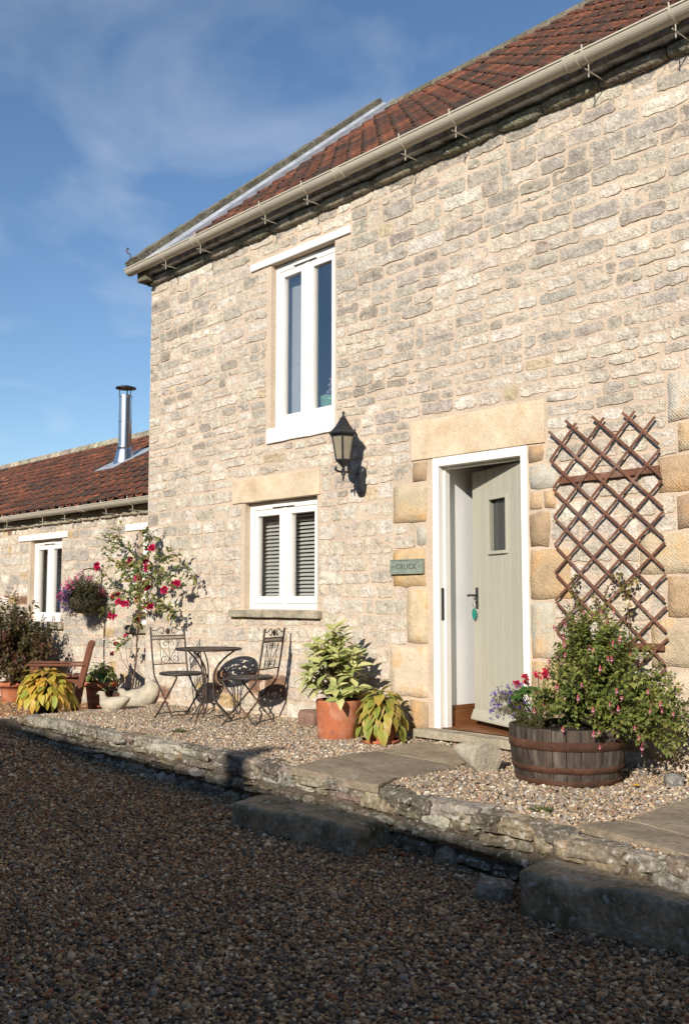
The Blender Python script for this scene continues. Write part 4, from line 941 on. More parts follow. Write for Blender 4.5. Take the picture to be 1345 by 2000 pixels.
for k in range(6):
    a0, a1 = hexr + k * math.pi / 3, hexr + (k + 1) * math.pi / 3; q = 0.965; g = MB()
    g.add([(LX + q * RB * math.cos(a0), LY + q * RB * math.sin(a0), BB + 0.004), (LX + q * RB * math.cos(a1), LY + q * RB * math.sin(a1), BB + 0.004), (LX + q * RT * math.cos(a1), LY + q * RT * math.sin(a1), BT - 0.004), (LX + q * RT * math.cos(a0), LY + q * RT * math.sin(a0), BT - 0.004)], [(0, 1, 2, 3)])
    g.build('pane', 'amber_glass', lan)
bk = MB(); bk.lathe([(0.010, 2.11), (0.016, 2.095), (0.010, 2.08), (0.018, 2.065), (0.020, 2.055), (0.009, 2.045), (0.012, 2.03), (0.006, 2.018), (0.009, 2.008), (0.0, 1.998)], 12, (LX, LY, 0))
bk.tube(catmull([(LX, LY - 0.075, 2.105), (LX, LY - 0.085, 2.09), (LX, LY - 0.06, 2.075), (LX, LY, 2.075), (LX, LY + 0.1, 2.078), (LX, -0.02, 2.085)], 4), 0.0095, n=8)
bk.build('arm', 'black_iron', lan)
pl = MB(); out = []
for i in range(24):
    an = 2 * math.pi * i / 24; out.append((0.048 * math.cos(an), (0.075 if math.sin(an) > 0 else -0.075) + 0.048 * math.sin(an)))
vv = [(LX + x * s_, y_, 2.015 + z_ * (s_ if True else 1)) for s_, y_ in ((1, 0.0), (1, -0.03), (0.8, -0.045), (0.45, -0.05)) for x, z_ in out]
pl.add(vv, [(r_ * 24 + i, r_ * 24 + (i + 1) % 24, (r_ + 1) * 24 + (i + 1) % 24, (r_ + 1) * 24 + i) for r_ in range(3) for i in range(24)] + [tuple(3 * 24 + i for i in range(24))])
pl.build('back_plate', 'black_iron', lan)

# name plate
pla = thing('name_plate', 'small grey green plate lettered CRUCK on the quoin beside the door', 'sign', (-5.36, -0.02, 1.305))
nx0, nx1, nz0, nz1 = -5.532, -5.186, 1.250, 1.364
pm = MB(); pm.box(nx0, nx1, -0.030, -0.012, nz0, nz1); 
po = pm.build('plate', 'bronze_plate', pla, bevel=0.002)
rm = MB(); t = 0.008
rm.box(nx0, nx1, -0.036, -0.030, nz1 - t, nz1); rm.box(nx0, nx1, -0.036, -0.030, nz0, nz0 + t); rm.box(nx0, nx0 + t, -0.036, -0.030, nz0 + t, nz1 - t); rm.box(nx1 - t, nx1, -0.036, -0.030, nz0 + t, nz1 - t)
rm.box(nx0 + .016, nx1 - .016, -0.033, -0.030, nz1 - .019, nz1 - .015); rm.box(nx0 + .016, nx1 - .016, -0.033, -0.030, nz0 + .015, nz0 + .019); rm.box(nx0 + .016, nx0 + .020, -0.033, -0.030, nz0 + .019, nz1 - .019); rm.box(nx1 - .020, nx1 - .016, -0.033, -0.030, nz0 + .019, nz1 - .019)
rm.build('rim', 'bronze_plate', pla, bevel=0.001)
for x in (nx0 + 0.036, nx1 - 0.036):
    s_ = MB(); s_.lathe([(0.007, 0), (0.006, 0.004), (0.0, 0.005)], 10, M=Matrix.Translation((x, -0.030, 1.307)) @ Matrix.Rotation(math.pi / 2, 4, 'X')); s_.build('screw', 'bronze_dark', pla)
fc = bpy.data.curves.new('lettering', 'FONT'); fc.body = 'CRUCK'; fc.size = 0.062; fc.extrude = 0.003; fc.align_x = 'CENTER'; fc.align_y = 'CENTER'; fc.space_character = 1.12; fc.materials.append(MATS['bronze_dark'])
fo = bpy.data.objects.new('lettering_curve', fc); COL.objects.link(fo); bpy.context.view_layer.update()
lme = bpy.data.meshes.new_from_object(fo.evaluated_get(bpy.context.evaluated_depsgraph_get())); bpy.data.objects.remove(fo)
link('lettering', lme, 'bronze_dark', pla, M=Matrix.Translation((-5.362, -0.0315, 1.306)) @ Matrix.Rotation(math.pi / 2, 4, 'X'))

# trellis
tre = thing('garden_trellis', 'dark brown diamond lattice trellis fixed to the wall beside the door', 'trellis', (-3.58, -0.05, 0.6))
def slat(p, q, y, wdt=0.0165, th=0.008, name='slat'):
    p, q = Vector((p[0], y, p[1])), Vector((q[0], y, q[1])); d = (q - p); L_ = d.length; d.normalize(); n_ = Vector((0, -1, 0)); s_ = d.cross(n_)
    M = Matrix(((d.x, n_.x, s_.x, p.x), (d.y, n_.y, s_.y, p.y), (d.z, n_.z, s_.z, p.z), (0, 0, 0, 1)))
    b_ = MB(); b_.box(0, L_, -th / 2, th / 2, -wdt / 2, wdt / 2, M=M); return b_.build(name, 'brown_wood', tre, bevel=0.0015)
FS = [((-3.431, 2.233), (-3.182, 2.0)), ((-3.653, 2.238), (-3.172, 1.802)), ((-3.862, 2.24), (-3.167, 1.612)), ((-3.996, 2.183), (-3.17, 1.427)), ((-3.989, 1.985), (-3.172, 1.243)), ((-3.969, 1.788), (-3.172, 1.047)), ((-3.965, 1.60), (-3.168, 0.859)), ((-3.964, 1.414), (-3.183, 0.668)),
      ((-3.965, 1.23), (-3.34, 0.64)), ((-3.962, 1.04), (-3.53, 0.63)), ((-3.968, 0.855), (-3.73, 0.63)), ((-3.968, 0.67), (-3.93, 0.632))]
BS = [((-3.783, 2.213), (-3.996, 1.987)), ((-3.57, 2.221), (-3.976, 1.796)), ((-3.347, 2.231), (-3.972, 1.601)), ((-3.207, 2.178), (-3.972, 1.417)), ((-3.182, 1.97), (-3.972, 1.231)), ((-3.172, 1.778), (-3.973, 1.046)), ((-3.167, 1.588), (-3.978, 0.853)), ((-3.164, 1.40), (-3.988, 0.669)),
      ((-3.164, 1.205), (-3.80, 0.64)), ((-3.165, 1.01), (-3.59, 0.63)), ((-3.163, 0.82), (-3.38, 0.63)), ((-3.18, 0.64), (-3.25, 0.58))]
for p, q in FS: slat(p, q, -0.0505)
for p, q in BS: slat(p, q, -0.0418)
slat((-3.93, 1.842), (-3.195, 1.853), -0.0295, 0.042, 0.016, 'batten'); slat((-3.93, 0.76), (-3.195, 0.766), -0.0295, 0.042, 0.016, 'batten')

# ------------------------------------------------------------------ leaves and plants
def basis(t, n):
    t = t.normalized(); n = (n - t * n.dot(t)); n = n.normalized() if n.length > 1e-5 else t.orthogonal().normalized(); x = t.cross(n)
    return x, t, n
def leaf_pts(L_, W, fold, curl, shape=0.42):
    """points of a pointed leaf: base at 0, along +y, up +z"""
    st = [(0.10, 0.34), (0.30, 0.90), (shape + 0.08, 1.0), (0.74, 0.66), (0.90, 0.28)]
    vv = [(0, 0, 0)]
    for s_, w in st:
        z = -curl * s_ * s_ * L_
        vv += [(-w * W / 2, s_ * L_, z + fold * w * W / 2), (0, s_ * L_, z), (w * W / 2, s_ * L_, z + fold * w * W / 2)]
    vv.append((0, L_, -curl * L_)); ff = [(0, 2, 1), (0, 3, 2)]
    for i in range(4):
        a = 1 + 3 * i; ff += [(a, a + 1, a + 4, a + 3), (a + 1, a + 2, a + 5, a + 4)]
    a = 13; ff += [(a, a + 1, 16), (a + 1, a + 2, 16)]
    return vv, ff
def leaf_mesh(name, m, L_, W, fold, curl, mid, edge, tipc=None):
    vv, ff = leaf_pts(L_, W, fold, curl); cc = []
    for i, v in enumerate(vv):
        c = mid if (i == 0 or (i - 1) % 3 == 1) else edge
        if tipc and v[1] > 0.7 * L_: c = lerp(c, tipc, 0.6)
        cc.append(c)
    b_ = MB(); b_.add(vv, ff, cc); me = b_.mesh(name, True); me.materials.append(MATS[m]); return me
def put_leaf(me, p, t, n, s_, parent, name='leaf'):
    x, t, n = basis(t, n); M = Matrix(((x.x * s_, t.x * s_, n.x * s_, p.x), (x.y * s_, t.y * s_, n.y * s_, p.y), (x.z * s_, t.z * s_, n.z * s_, p.z), (0, 0, 0, 1)))
    return link(name, me, None, parent, M=M)
def small_leaf(mb, p, t, n, L_, W, col, r):
    x, t, n = basis(t, n); m_ = p + t * L_ * 0.5
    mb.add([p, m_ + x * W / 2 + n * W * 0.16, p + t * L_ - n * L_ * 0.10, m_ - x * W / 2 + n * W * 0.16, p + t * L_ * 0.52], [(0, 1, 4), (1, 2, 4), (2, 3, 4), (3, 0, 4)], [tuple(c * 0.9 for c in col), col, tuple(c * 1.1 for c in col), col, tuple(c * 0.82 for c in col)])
def rv(r): 
    while True:
        v = Vector((r.uniform(-1, 1), r.uniform(-1, 1), r.uniform(-1, 1)))
        if 0.05 < v.length < 1: return v.normalized()
def shoots(parent, base, tips, r, leaf_len, leaf_w, step, start, cols, stem_r=0.003, bow=0.15, spread=0.5, whorl=2, stem_mat='twig', leaf_mat='leaf', fname='foliage'):
    fol, stems = MB(), MB()
    for tip in tips:
        tip = Vector(tip); b = Vector(base) + Vector((r.uniform(-1, 1), r.uniform(-1, 1), 0)) * 0.04; mid = b.lerp(tip, 0.5) + Vector((0, 0, bow * (tip - b).length)) + rv(r) * 0.03
        pts = catmull([b, mid, tip], 7); stems.tube(pts, [stem_r * (1 - 0.7 * i / (len(pts) - 1)) for i in range(len(pts))], n=4, cap=False)
        Ltot = sum((pts[i + 1] - pts[i]).length for i in range(len(pts) - 1)); s_ = start * Ltot + r.uniform(0, step); base_c = r.choice(cols)
        while s_ < Ltot + step * 0.5:
            f = min(0.999, s_ / Ltot) * (len(pts) - 1); i = int(f); p = pts[i].lerp(pts[i + 1], f - i); d = (pts[i + 1] - pts[i]).normalized()
            a0 = r.uniform(0, 6.28); u_ = d.orthogonal().normalized(); w_ = d.cross(u_)
            for k in range(whorl):
                an = a0 + 2 * math.pi * k / whorl; o_ = u_ * math.cos(an) + w_ * math.sin(an); t = (o_ + d * spread + Vector((0, 0, -0.15)) + rv(r) * 0.35).normalized()
                n_ = (Vector((0, 0, 1)) + rv(r) * 0.55 + Vector((0.1, -0.35, 0))).normalized(); sc = r.uniform(0.6, 1.15) * (1.0 if s_ < Ltot * 0.9 else 0.7)
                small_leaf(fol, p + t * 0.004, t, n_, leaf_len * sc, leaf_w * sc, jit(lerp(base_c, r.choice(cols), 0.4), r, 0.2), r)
            s_ += step * r.uniform(0.7, 1.3)
    stems.build('stems', stem_mat, parent, smooth=True); fol.build(fname, leaf_mat, parent, kind='stuff')
def dome_tips(r, c, rx, ry, rz, n, low=-0.25, jitter=0.22):
    out = []
    while len(out) < n:
        v = rv(r)
        if v.z < low: continue
        k = 1 + r.uniform(-jitter, jitter) + 0.22 * noise.noise(v * 2.1 + Vector(c)); out.append((c[0] + v.x * rx * k, c[1] + v.y * ry * k, c[2] + v.z * rz * k))
    return out
def rosette(mb, c, R_, col, r, n=14, face=Vector((0.3, -0.8, 0.4))):
    """a double rose-like bloom of overlapping petals"""
    x, t, f = basis(face.orthogonal(), face)
    for k in range(n):
        ring = k / n; a = k * 2.4; rad = R_ * (0.15 + 0.75 * ring); o_ = x * math.cos(a) + t * math.sin(a); p = Vector(c) + o_ * rad * 0.35 - f * rad * 0.3
        d = (o_ * (0.35 + ring) + f * (1.1 - ring)).normalized(); s_ = o_.cross(f); w = R_ * (0.5 + 0.35 * ring); L_ = R_ * (0.7 + 0.35 * ring)
        cc = jit(col, r, 0.22)
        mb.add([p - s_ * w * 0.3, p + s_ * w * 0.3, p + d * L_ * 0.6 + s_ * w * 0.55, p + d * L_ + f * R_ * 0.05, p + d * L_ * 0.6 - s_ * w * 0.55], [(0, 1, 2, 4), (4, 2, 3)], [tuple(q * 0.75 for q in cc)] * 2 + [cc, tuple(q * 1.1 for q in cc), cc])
def pot(parent_name, label, c, z0, r0, r1, h, m, rim=0.0, cat='pot', lip=0.012, name=None):
    o_ = thing(parent_name, label, cat, (c[0], c[1], z0)); p = MB()
    pr = [(r0 * 0.96, 0.0), (r0, 0.006)] + [(r0 + (r1 - r0) * t, h * t) for t in (0.3, 0.6, 0.85)]
    if rim: pr += [(r1 + rim * 0.2, h * 0.80), (r1 + rim, h * 0.81), (r1 + rim, h * 0.985), (r1 + rim - 0.004, h)]
    else: pr += [(r1, h * 0.97), (r1 - 0.003, h)]
    pr += [(r1 - lip, h), (r1 - lip - 0.004, h - 0.05)]
    p.lathe(pr, 36, (c[0], c[1], z0), caps=False); p.build('body', m, o_, smooth=True)
    s_ = MB(); s_.lathe([(r1 - lip - 0.002, h - 0.035), (0.001, h - 0.02)], 24, (c[0], c[1], z0), caps=False); s_.build('soil', 'soil', o_)
    return o_

# --- half barrel and its three plants
BC = (-3.53, -0.565); bz = 0.0
bar = thing('half_barrel_planter', 'weathered oak half barrel with rusty hoops beside the door', 'planter', (BC[0], BC[1], 0))
ns = 26; r0, r1, bh = 0.292, 0.336, 0.325; rb = random.Random(12)
def brad(t): return r0 + (r1 - r0) * t + 0.012 * math.sin(math.pi * t)
for k in range(ns):
    a0, a1 = 2 * math.pi * k / ns + 0.006, 2 * math.pi * (k + 1) / ns - 0.006; s_ = MB(); vv = []; top = bh + rb.uniform(-0.006, 0.005)
    for i in range(5):
        t = i / 4
        for (rr_, aa) in ((brad(t) + rb.uniform(0, .0015), a0), (brad(t) + 0.002, (a0 + a1) / 2), (brad(t), a1), (brad(t) - 0.026, a1), (brad(t) - 0.026, a0)):
            vv.append((BC[0] + rr_ * math.cos(aa), BC[1] + rr_ * math.sin(aa), bz + top * t))
    ff = [(i * 5 + j, i * 5 + (j + 1) % 5, (i + 1) * 5 + (j + 1) % 5, (i + 1) * 5 + j) for i in range(4) for j in range(5)] + [(4, 3, 2, 1, 0), (20, 21, 22, 23, 24)]
    s_.add(vv, ff); s_.build('stave', 'barrel_wood', bar)
for (ta, tb) in ((0.02, 0.13), (0.25, 0.36), (0.64, 0.80)):
    h_ = MB(); h_.lathe([(brad(ta) + 0.002, bh * ta), (brad(ta) + 0.006, bh * ta + .001), (brad((ta + tb) / 2) + 0.006, bh * (ta + tb) / 2), (brad(tb) + 0.006, bh * tb - .001), (brad(tb) + 0.002, bh * tb)], 52, (BC[0], BC[1], bz), caps=False); h_.build('hoop', 'rust', bar, smooth=True)
so = MB(); so.lathe([(r1 - 0.028, bh - 0.05), (0.15, bh - 0.03), (0.001, bh - 0.02)], 26, (BC[0], BC[1], bz), caps=False); so.build('soil', 'soil', bar)

rf_ = random.Random(77)
fu = thing('fuchsia_bush', 'bushy fuchsia with pink and white hanging blooms growing in the half barrel', 'shrub', (-3.42, -0.48, 0.33))
G1 = [(0.10, 0.145, 0.028), (0.14, 0.185, 0.035), (0.23, 0.26, 0.05), (0.34, 0.33, 0.08), (0.08, 0.115, 0.028), (0.19, 0.20, 0.045)]
tips = dome_tips(rf_, (-3.34, -0.47, 0.48), 0.34, 0.30, 0.34, 220, low=-0.4, jitter=0.3) + dome_tips(rf_, (-3.08, -0.42, 0.36), 0.20, 0.25, 0.22, 95, low=-0.7, jitter=0.3) + dome_tips(rf_, (-3.46, -0.38, 0.68), 0.24, 0.2, 0.32, 90, low=-0.1)
tips = [t for t in tips if t[1] < -0.05 and t[2] > 0.10]
shoots(fu, (-3.40, -0.46, 0.32), tips, rf_, 0.041, 0.026, 0.023, 0.45, G1, 0.003, 0.12)
def fuchsia_bloom(p):
    b_ = MB(); p = Vector(p); k = rf_.uniform(0.55, 0.9)
    b_.tube([p, p - Vector((0, 0, 0.016 * k))], 0.0045 * k, n=6, col=(0.70, 0.12, 0.16))
    for j in range(4):
        an = j * math.pi / 2 + 0.4; d = Vector((math.cos(an), math.sin(an), -0.25)).normalized(); s_ = d.cross(Vector((0, 0, 1))); q = p - Vector((0, 0, 0.014 * k))
        b_.add([q - s_ * 0.004 * k, q + s_ * 0.004 * k, q + d * 0.018 * k + s_ * 0.006 * k, q + d * 0.031 * k, q + d * 0.018 * k - s_ * 0.006 * k], [(0, 1, 2, 4), (4, 2, 3)], [(0.78, 0.20, 0.24)] * 4 + [(0.85, 0.38, 0.38)])
    for j in range(5):
        an = j * 1.257; d = Vector((math.cos(an) * 0.5, math.sin(an) * 0.5, -1)).normalized(); s_ = Vector((-math.sin(an), math.cos(an), 0)); q = p - Vector((0, 0, 0.016 * k))
        b_.add([q, q + d * 0.014 * k + s_ * 0.009 * k, q + d * 0.022 * k, q + d * 0.014 * k - s_ * 0.009 * k], [(0, 1, 2, 3)], [(0.82, 0.48, 0.54)] * 4)
    b_.tube([p - Vector((0, 0, 0.03 * k)), p - Vector((0.002, 0, 0.052 * k))], 0.0012, n=4, col=(0.7, 0.1, 0.2)); b_.build('bloom', 'petal', fu)
cand = [t for t in tips if t[1] < -0.42 or t[2] > 0.62]; rf_.shuffle(cand)
for t in cand[:70]: fuchsia_bloom((t[0] + rf_.uniform(-.02, .02), t[1] - 0.03, t[2] + 0.01))
# pale climbing rose stems on the trellis above
cl = thing('climbing_rose', 'thin yellowing climber with one cream bloom on the trellis', 'climber', (-3.5, -0.16, 0.33))
st_ = MB(); fo_ = MB()
for pts in ([(-3.45, -0.30, 0.35), (-3.50, -0.14, 0.75), (-3.56, -0.10, 1.05), (-3.45, -0.09, 1.22), (-3.42, -0.09, 1.10)], [(-3.48, -0.28, 0.35), (-3.66, -0.13, 0.8), (-3.72, -0.10, 1.0), (-3.80, -0.09, 1.10), (-3.78, -0.09, 1.2)], [(-3.40, -0.28, 0.35), (-3.38, -0.12, 0.8), (-3.40, -0.09, 1.05), (-3.33, -0.09, 1.2)], [(-3.5, -0.2, 0.7), (-3.6, -0.12, 0.95), (-3.62, -0.1, 1.08)]):
    c_ = catmull(pts, 8); st_.tube(c_, [0.004 * (1 - 0.6 * i / (len(c_) - 1)) for i in range(len(c_))], n=5)
    for i in range(len(c_) // 2, len(c_)):
        for _ in range(3): small_leaf(fo_, c_[i] + rv(rf_) * 0.02, (rv(rf_) + Vector((0, -0.5, -0.2))).normalized(), (Vector((0.2, -0.7, 0.6)) + rv(rf_) * 0.5), 0.03 * rf_.uniform(0.6, 1.2), 0.018, jit(rf_.choice([(0.20, 0.19, 0.04), (0.13, 0.10, 0.03), (0.28, 0.22, 0.05), (0.12, 0.05, 0.04)]), rf_, 0.25), rf_)
st_.build('stems', 'twig', cl, smooth=True); fo_.build('foliage', 'leaf', cl, kind='stuff')
b_ = MB(); rosette(b_, (-3.37, -0.12, 1.02), 0.030, (0.72, 0.62, 0.42), rf_); b_.build('bloom', 'petal', cl)

ge = thing('geranium', 'crimson geranium with round green leaves at the barrel rim', 'flower', (-3.70, -0.62, 0.33))
rg_ = random.Random(8); GL = []
for k in range(3):
    vv = [(0, 0, 0)]; n_ = 14; cc = [(0.05, 0.10, 0.02)]
    for i in range(n_): 
        an = -2.5 + 5.0 * i / (n_ - 1); rr_ = 1 + 0.10 * math.sin(i * 2.2); vv.append((math.sin(an) * 0.5 * rr_, 0.35 + math.cos(an) * 0.5 * rr_, 0.10 * math.cos(i * 2.2 + k))); cc.append((0.06, 0.125 + 0.02 * k, 0.025))
    b_ = MB(); b_.add(vv, [(0, i + 1, i + 2) for i in range(n_ - 1)], cc); me = b_.mesh('leaf', True); me.materials.append(MATS['leaf']); GL.append(me)
stg = MB()
for k in range(44):
    v = rv(rg_); p = Vector((-3.73 + 0.10 * v.x, -0.62 + 0.10 * v.y, 0.43 + 0.10 * v.z)); put_leaf(rg_.choice(GL), p, Vector((v.x, v.y - 0.3, -0.2)), Vector((0.15 + v.x * 0.5, -0.6 + v.y * 0.5, 0.8)), rg_.uniform(0.05, 0.075), ge)
    if k % 3 == 0: stg.tube([(-3.7, -0.6, 0.32), p], 0.003, n=4)
for hp in ((-3.80, -0.60, 0.565), (-3.77, -0.64, 0.58), (-3.665, -0.58, 0.62), (-3.64, -0.60, 0.605), (-3.74, -0.55, 0.60), (-3.86, -0.60, 0.545)):
    stg.tube(catmull([(-3.7, -0.6, 0.32), (hp[0] * 0.5 - 1.85, hp[1] * 0.5 - 0.3, hp[2] - 0.1), hp], 5), 0.003, n=4); b_ = MB()
    for _ in range(7): rosette(b_, Vector(hp) + rv(rg_) * 0.018, 0.017, rg_.choice([(0.62, 0.012, 0.05), (0.52, 0.01, 0.06), (0.70, 0.03, 0.09)]), rg_, 5, (Vector((0.2, -0.8, 0.4)) + rv(rg_) * 0.6).normalized())
    b_.build('flower_head', 'petal', ge)
stg.build('stems', 'twig', ge, smooth=True)

lo_ = thing('lobelia', 'straggling violet blue lobelia spilling over the barrel rim', 'flower', (-3.78, -0.72, 0.33))
rl = random.Random(15); ltips = dome_tips(rl, (-3.84, -0.70, 0.36), 0.11, 0.11, 0.16, 45, low=-0.1) + [(-3.62 + rl.uniform(-.10, .16), -0.80 + rl.uniform(-.08, .02), 0.29 + rl.uniform(-0.10, 0.12)) for _ in range(40)]
shoots(lo_, (-3.72, -0.70, 0.33), ltips, rl, 0.016, 0.006, 0.010, 0.25, [(0.10, 0.11, 0.03), (0.16, 0.15, 0.05), (0.07, 0.08, 0.03)], 0.0018, 0.15)
lb = MB()
for t in ltips[:45]:
    for _ in range(3):
        p = Vector(t) + rv(rl) * 0.028; f = (Vector((0.2, -0.8, 0.3)) + rv(rl) * 0.6).normalized(); x, tt, f = basis(f.orthogonal(), f); c = jit(rl.choice([(0.075, 0.035, 0.26), (0.11, 0.06, 0.33), (0.06, 0.03, 0.20)]), rl, 0.2)
        for k in range(3):
            an = k * 2.1 + 0.5; d = x * math.cos(an) + tt * math.sin(an); s_ = d.cross(f); lb.add([p, p + d * 0.007 + s_ * 0.0045, p + d * 0.011, p + d * 0.007 - s_ * 0.0045], [(0, 1, 2, 3)], c)
lb.build('blossoms', 'petal', lo_, kind='stuff')

# --- aucuba in the large terracotta pot
AC = (-5.755, -0.375)
pot('terracotta_pot', 'large plain terracotta cylinder pot holding the spotted shrub', AC, 0.0, 0.163, 0.172, 0.292, 'terracotta')
au = thing('spotted_laurel', 'spotted laurel shrub with yellow speckled leaves in the large terracotta pot', 'shrub', (AC[0], AC[1], 0.27))
ra = random.Random(3); AM = [leaf_mesh('leaf', 'leaf_spotted', 1.0, 0.50, 0.25, 0.22 + 0.1 * k, c, e) for k, (c, e) in enumerate([((0.40, 0.42, 0.12), (0.28, 0.34, 0.08)), ((0.56, 0.54, 0.20), (0.44, 0.45, 0.14)), ((0.22, 0.29, 0.06), (0.17, 0.25, 0.05)), ((0.64, 0.61, 0.28), (0.54, 0.53, 0.20))])]
ast = MB()
def whorl(tip, d, n, L_):
    for k in range(n):
        an = k * 2.4 + ra.uniform(-.3, .3); u_ = d.orthogonal().normalized(); w_ = d.cross(u_); o_ = u_ * math.cos(an) + w_ * math.sin(an); q = k / n
        t = (o_ * (0.55 + 0.6 * q) + d * (0.75 - 0.65 * q) + Vector((0, 0, -0.12))).normalized()
        put_leaf(ra.choice(AM), tip - d * 0.05 * q + o_ * 0.004, t, (d + Vector((0.1, -0.35, 0.5)) + rv(ra) * 0.25), L_ * ra.uniform(0.7, 1.15), au)
for tip in [(-5.80, -0.36, 0.79)] + dome_tips(ra, (-5.79, -0.385, 0.45), 0.215, 0.18, 0.30, 96, low=-0.42, jitter=0.32):
    tip = Vector(tip); b0 = Vector((AC[0], AC[1], 0.27)); d = ((tip - b0).normalized() + Vector((0, 0, 0.9))).normalized(); ast.tube(catmull([b0, b0.lerp(tip, 0.55) + Vector((0, 0, 0.02)), tip], 5), 0.005, n=5); whorl(tip, d, 5, 0.112)
ast.build('stems', 'twig', au, smooth=True)

# --- hosta style plants
def hosta(o_, c, z0, R_, Hh, n, meshes, r, L_, wild=0.4):
    stm = MB()
    for k in range(n):
        q = math.sqrt((k + 0.5) / n) * r.uniform(0.85, 1.0); az = k * 2.39996 + r.uniform(-.3, .3); d = Vector((math.cos(az), math.sin(az), 0))
        zz = z0 + Hh * (1 - 1.0 * q ** 2.2) + r.uniform(-0.03, 0.03); p = Vector((c[0], c[1], zz)) + d * R_ * q * 0.74
        el = 0.70 - 1.85 * q + r.uniform(-wild, wild); a2 = az + r.uniform(-wild, wild) * 1.6; d2 = Vector((math.cos(a2), math.sin(a2), 0)); t = (d2 * math.cos(el) + Vector((0, 0, math.sin(el)))).normalized()
        n_ = (d2 * max(0.0, -math.sin(el)) + Vector((0, 0, max(0.25, math.cos(el)))) + rv(r) * wild)
        put_leaf(r.choice(meshes), p, t, n_, L_ * r.uniform(0.6, 1.15), o_); stm.tube(catmull([(c[0], c[1], z0 - 0.03), Vector((c[0], c[1], z0)).lerp(p, 0.5) + Vector((0, 0, 0.05)), p], 4), 0.003, n=4)
    stm.build('stems', 'twig', o_, smooth=True)
HY = [leaf_mesh('leaf', 'leaf', 1.0, 0.50, 0.14, 0.25 + 0.12 * (k % 3), m_, e_, t_) for k, (m_, e_, t_) in enumerate([((0.50, 0.42, 0.06), (0.66, 0.44, 0.06), (0.62, 0.36, 0.05)), ((0.36, 0.38, 0.06), (0.60, 0.44, 0.07), (0.62, 0.40, 0.06)), ((0.60, 0.43, 0.07), (0.70, 0.43, 0.07), (0.60, 0.32, 0.06)), ((0.24, 0.32, 0.05), (0.48, 0.43, 0.07), None), ((0.64, 0.40, 0.08), (0.70, 0.43, 0.12), (0.6, 0.36, 0.1)), ((0.50, 0.45, 0.07), (0.64, 0.48, 0.08), None)])]
rh = random.Random(19); HC = (-9.36, -1.02)
pot('black_pot', 'small black plastic pot under the yellow hosta at the terrace end', HC, -0.10, 0.11, 0.13, 0.17, 'black_pot')
hy = thing('yellow_hosta', 'large mound of golden yellow autumn hosta leaves at the terrace end', 'plant', (HC[0], HC[1], 0.05))
hosta(hy, HC, 0.03, 0.37, 0.31, 290, HY, rh, 0.135, 0.38)
HG_ = [leaf_mesh('leaf', 'leaf', 1.0, 0.58, 0.18, 0.35 + 0.1 * k, m_, e_, t_) for k, (m_, e_, t_) in enumerate([((0.32, 0.34, 0.06), (0.46, 0.42, 0.09), (0.44, 0.30, 0.06)), ((0.20, 0.26, 0.045), (0.38, 0.38, 0.08), None), ((0.42, 0.38, 0.07), (0.52, 0.42, 0.10), (0.48, 0.26, 0.06)), ((0.48, 0.38, 0.08), (0.52, 0.40, 0.11), (0.36, 0.2, 0.07))])]
SC = (-5.335, -0.335)
pot('small_terracotta_pot', 'small terracotta pot on a saucer beside the large pot', SC, 0.012, 0.095, 0.122, 0.15, 'terracotta', rim=0.008)
sa = MB(); sa.lathe([(0.10, 0.0), (0.135, 0.004), (0.145, 0.03), (0.138, 0.031), (0.128, 0.010), (0.001, 0.008)], 32, (SC[0], SC[1], 0.003), caps=False); tag(sa.build('plant_saucer', 'terracotta', None, smooth=True), 'shallow terracotta saucer under the small pot by the door', 'saucer')
hs = thing('fading_hosta', 'small fading hosta with drooping yellow green leaves in the small pot', 'plant', (SC[0], SC[1], 0.15)); rh2 = random.Random(5)
hosta(hs, SC, 0.11, 0.23, 0.25, 125, HG_, rh2, 0.13, 0.25)
VC = (-10.22, 0.05)
pot('red_plant_pot', 'terracotta pot behind the wooden armchair by the low wing', VC, -0.16, 0.14, 0.175, 0.30, 'terracotta', rim=0.012)
vg = thing('variegated_plant', 'green and cream variegated plant in the pot behind the wooden armchair', 'plant', (VC[0], VC[1], 0.12))
HV = [leaf_mesh('leaf', 'leaf', 1.0, 0.45, 0.18, 0.3 + 0.1 * k, m_, e_) for k, (m_, e_) in enumerate([((0.09, 0.16, 0.03), (0.42, 0.40, 0.14)), ((0.07, 0.13, 0.025), (0.12, 0.18, 0.04)), ((0.13, 0.2, 0.04), (0.5, 0.46, 0.2))])]
hosta(vg, VC, 0.12, 0.22, 0.20, 70, HV, random.Random(6), 0.14, 0.3)

# --- dark leaved shrub on the far side
DC = (-12.25, -0.05)
pot('shrub_pot', 'terracotta pot under the dark leaved shrub', DC, -0.25, 0.15, 0.19, 0.27, 'terracotta', rim=0.012)
du = thing('bronze_shrub', 'dark bronze leaved shrub in a pot under the low wing window', 'shrub', (DC[0], DC[1], 0.0)); rd = random.Random(41)
dt = dome_tips(rd, (-12.3, -0.12, 0.40), 0.66, 0.42, 0.52, 240, low=-0.45, jitter=0.3) + [(-12.3 + rd.uniform(-.6, .5), -0.1 + rd.uniform(-.2, .15), 0.9 + rd.uniform(0, 0.26)) for _ in range(18)] + dome_tips(rd, (-11.6, -0.15, 0.14), 0.32, 0.25, 0.32, 60)
dt = [t for t in dt if t[1] < 0.38]
shoots(du, (DC[0], DC[1], 0.0), dt, rd, 0.082, 0.038, 0.038, 0.34, [(0.075, 0.07, 0.02), (0.115, 0.085, 0.026), (0.14, 0.055, 0.035), (0.06, 0.075, 0.02), (0.16, 0.11, 0.03), (0.11, 0.045, 0.03)], 0.006, 0.10)

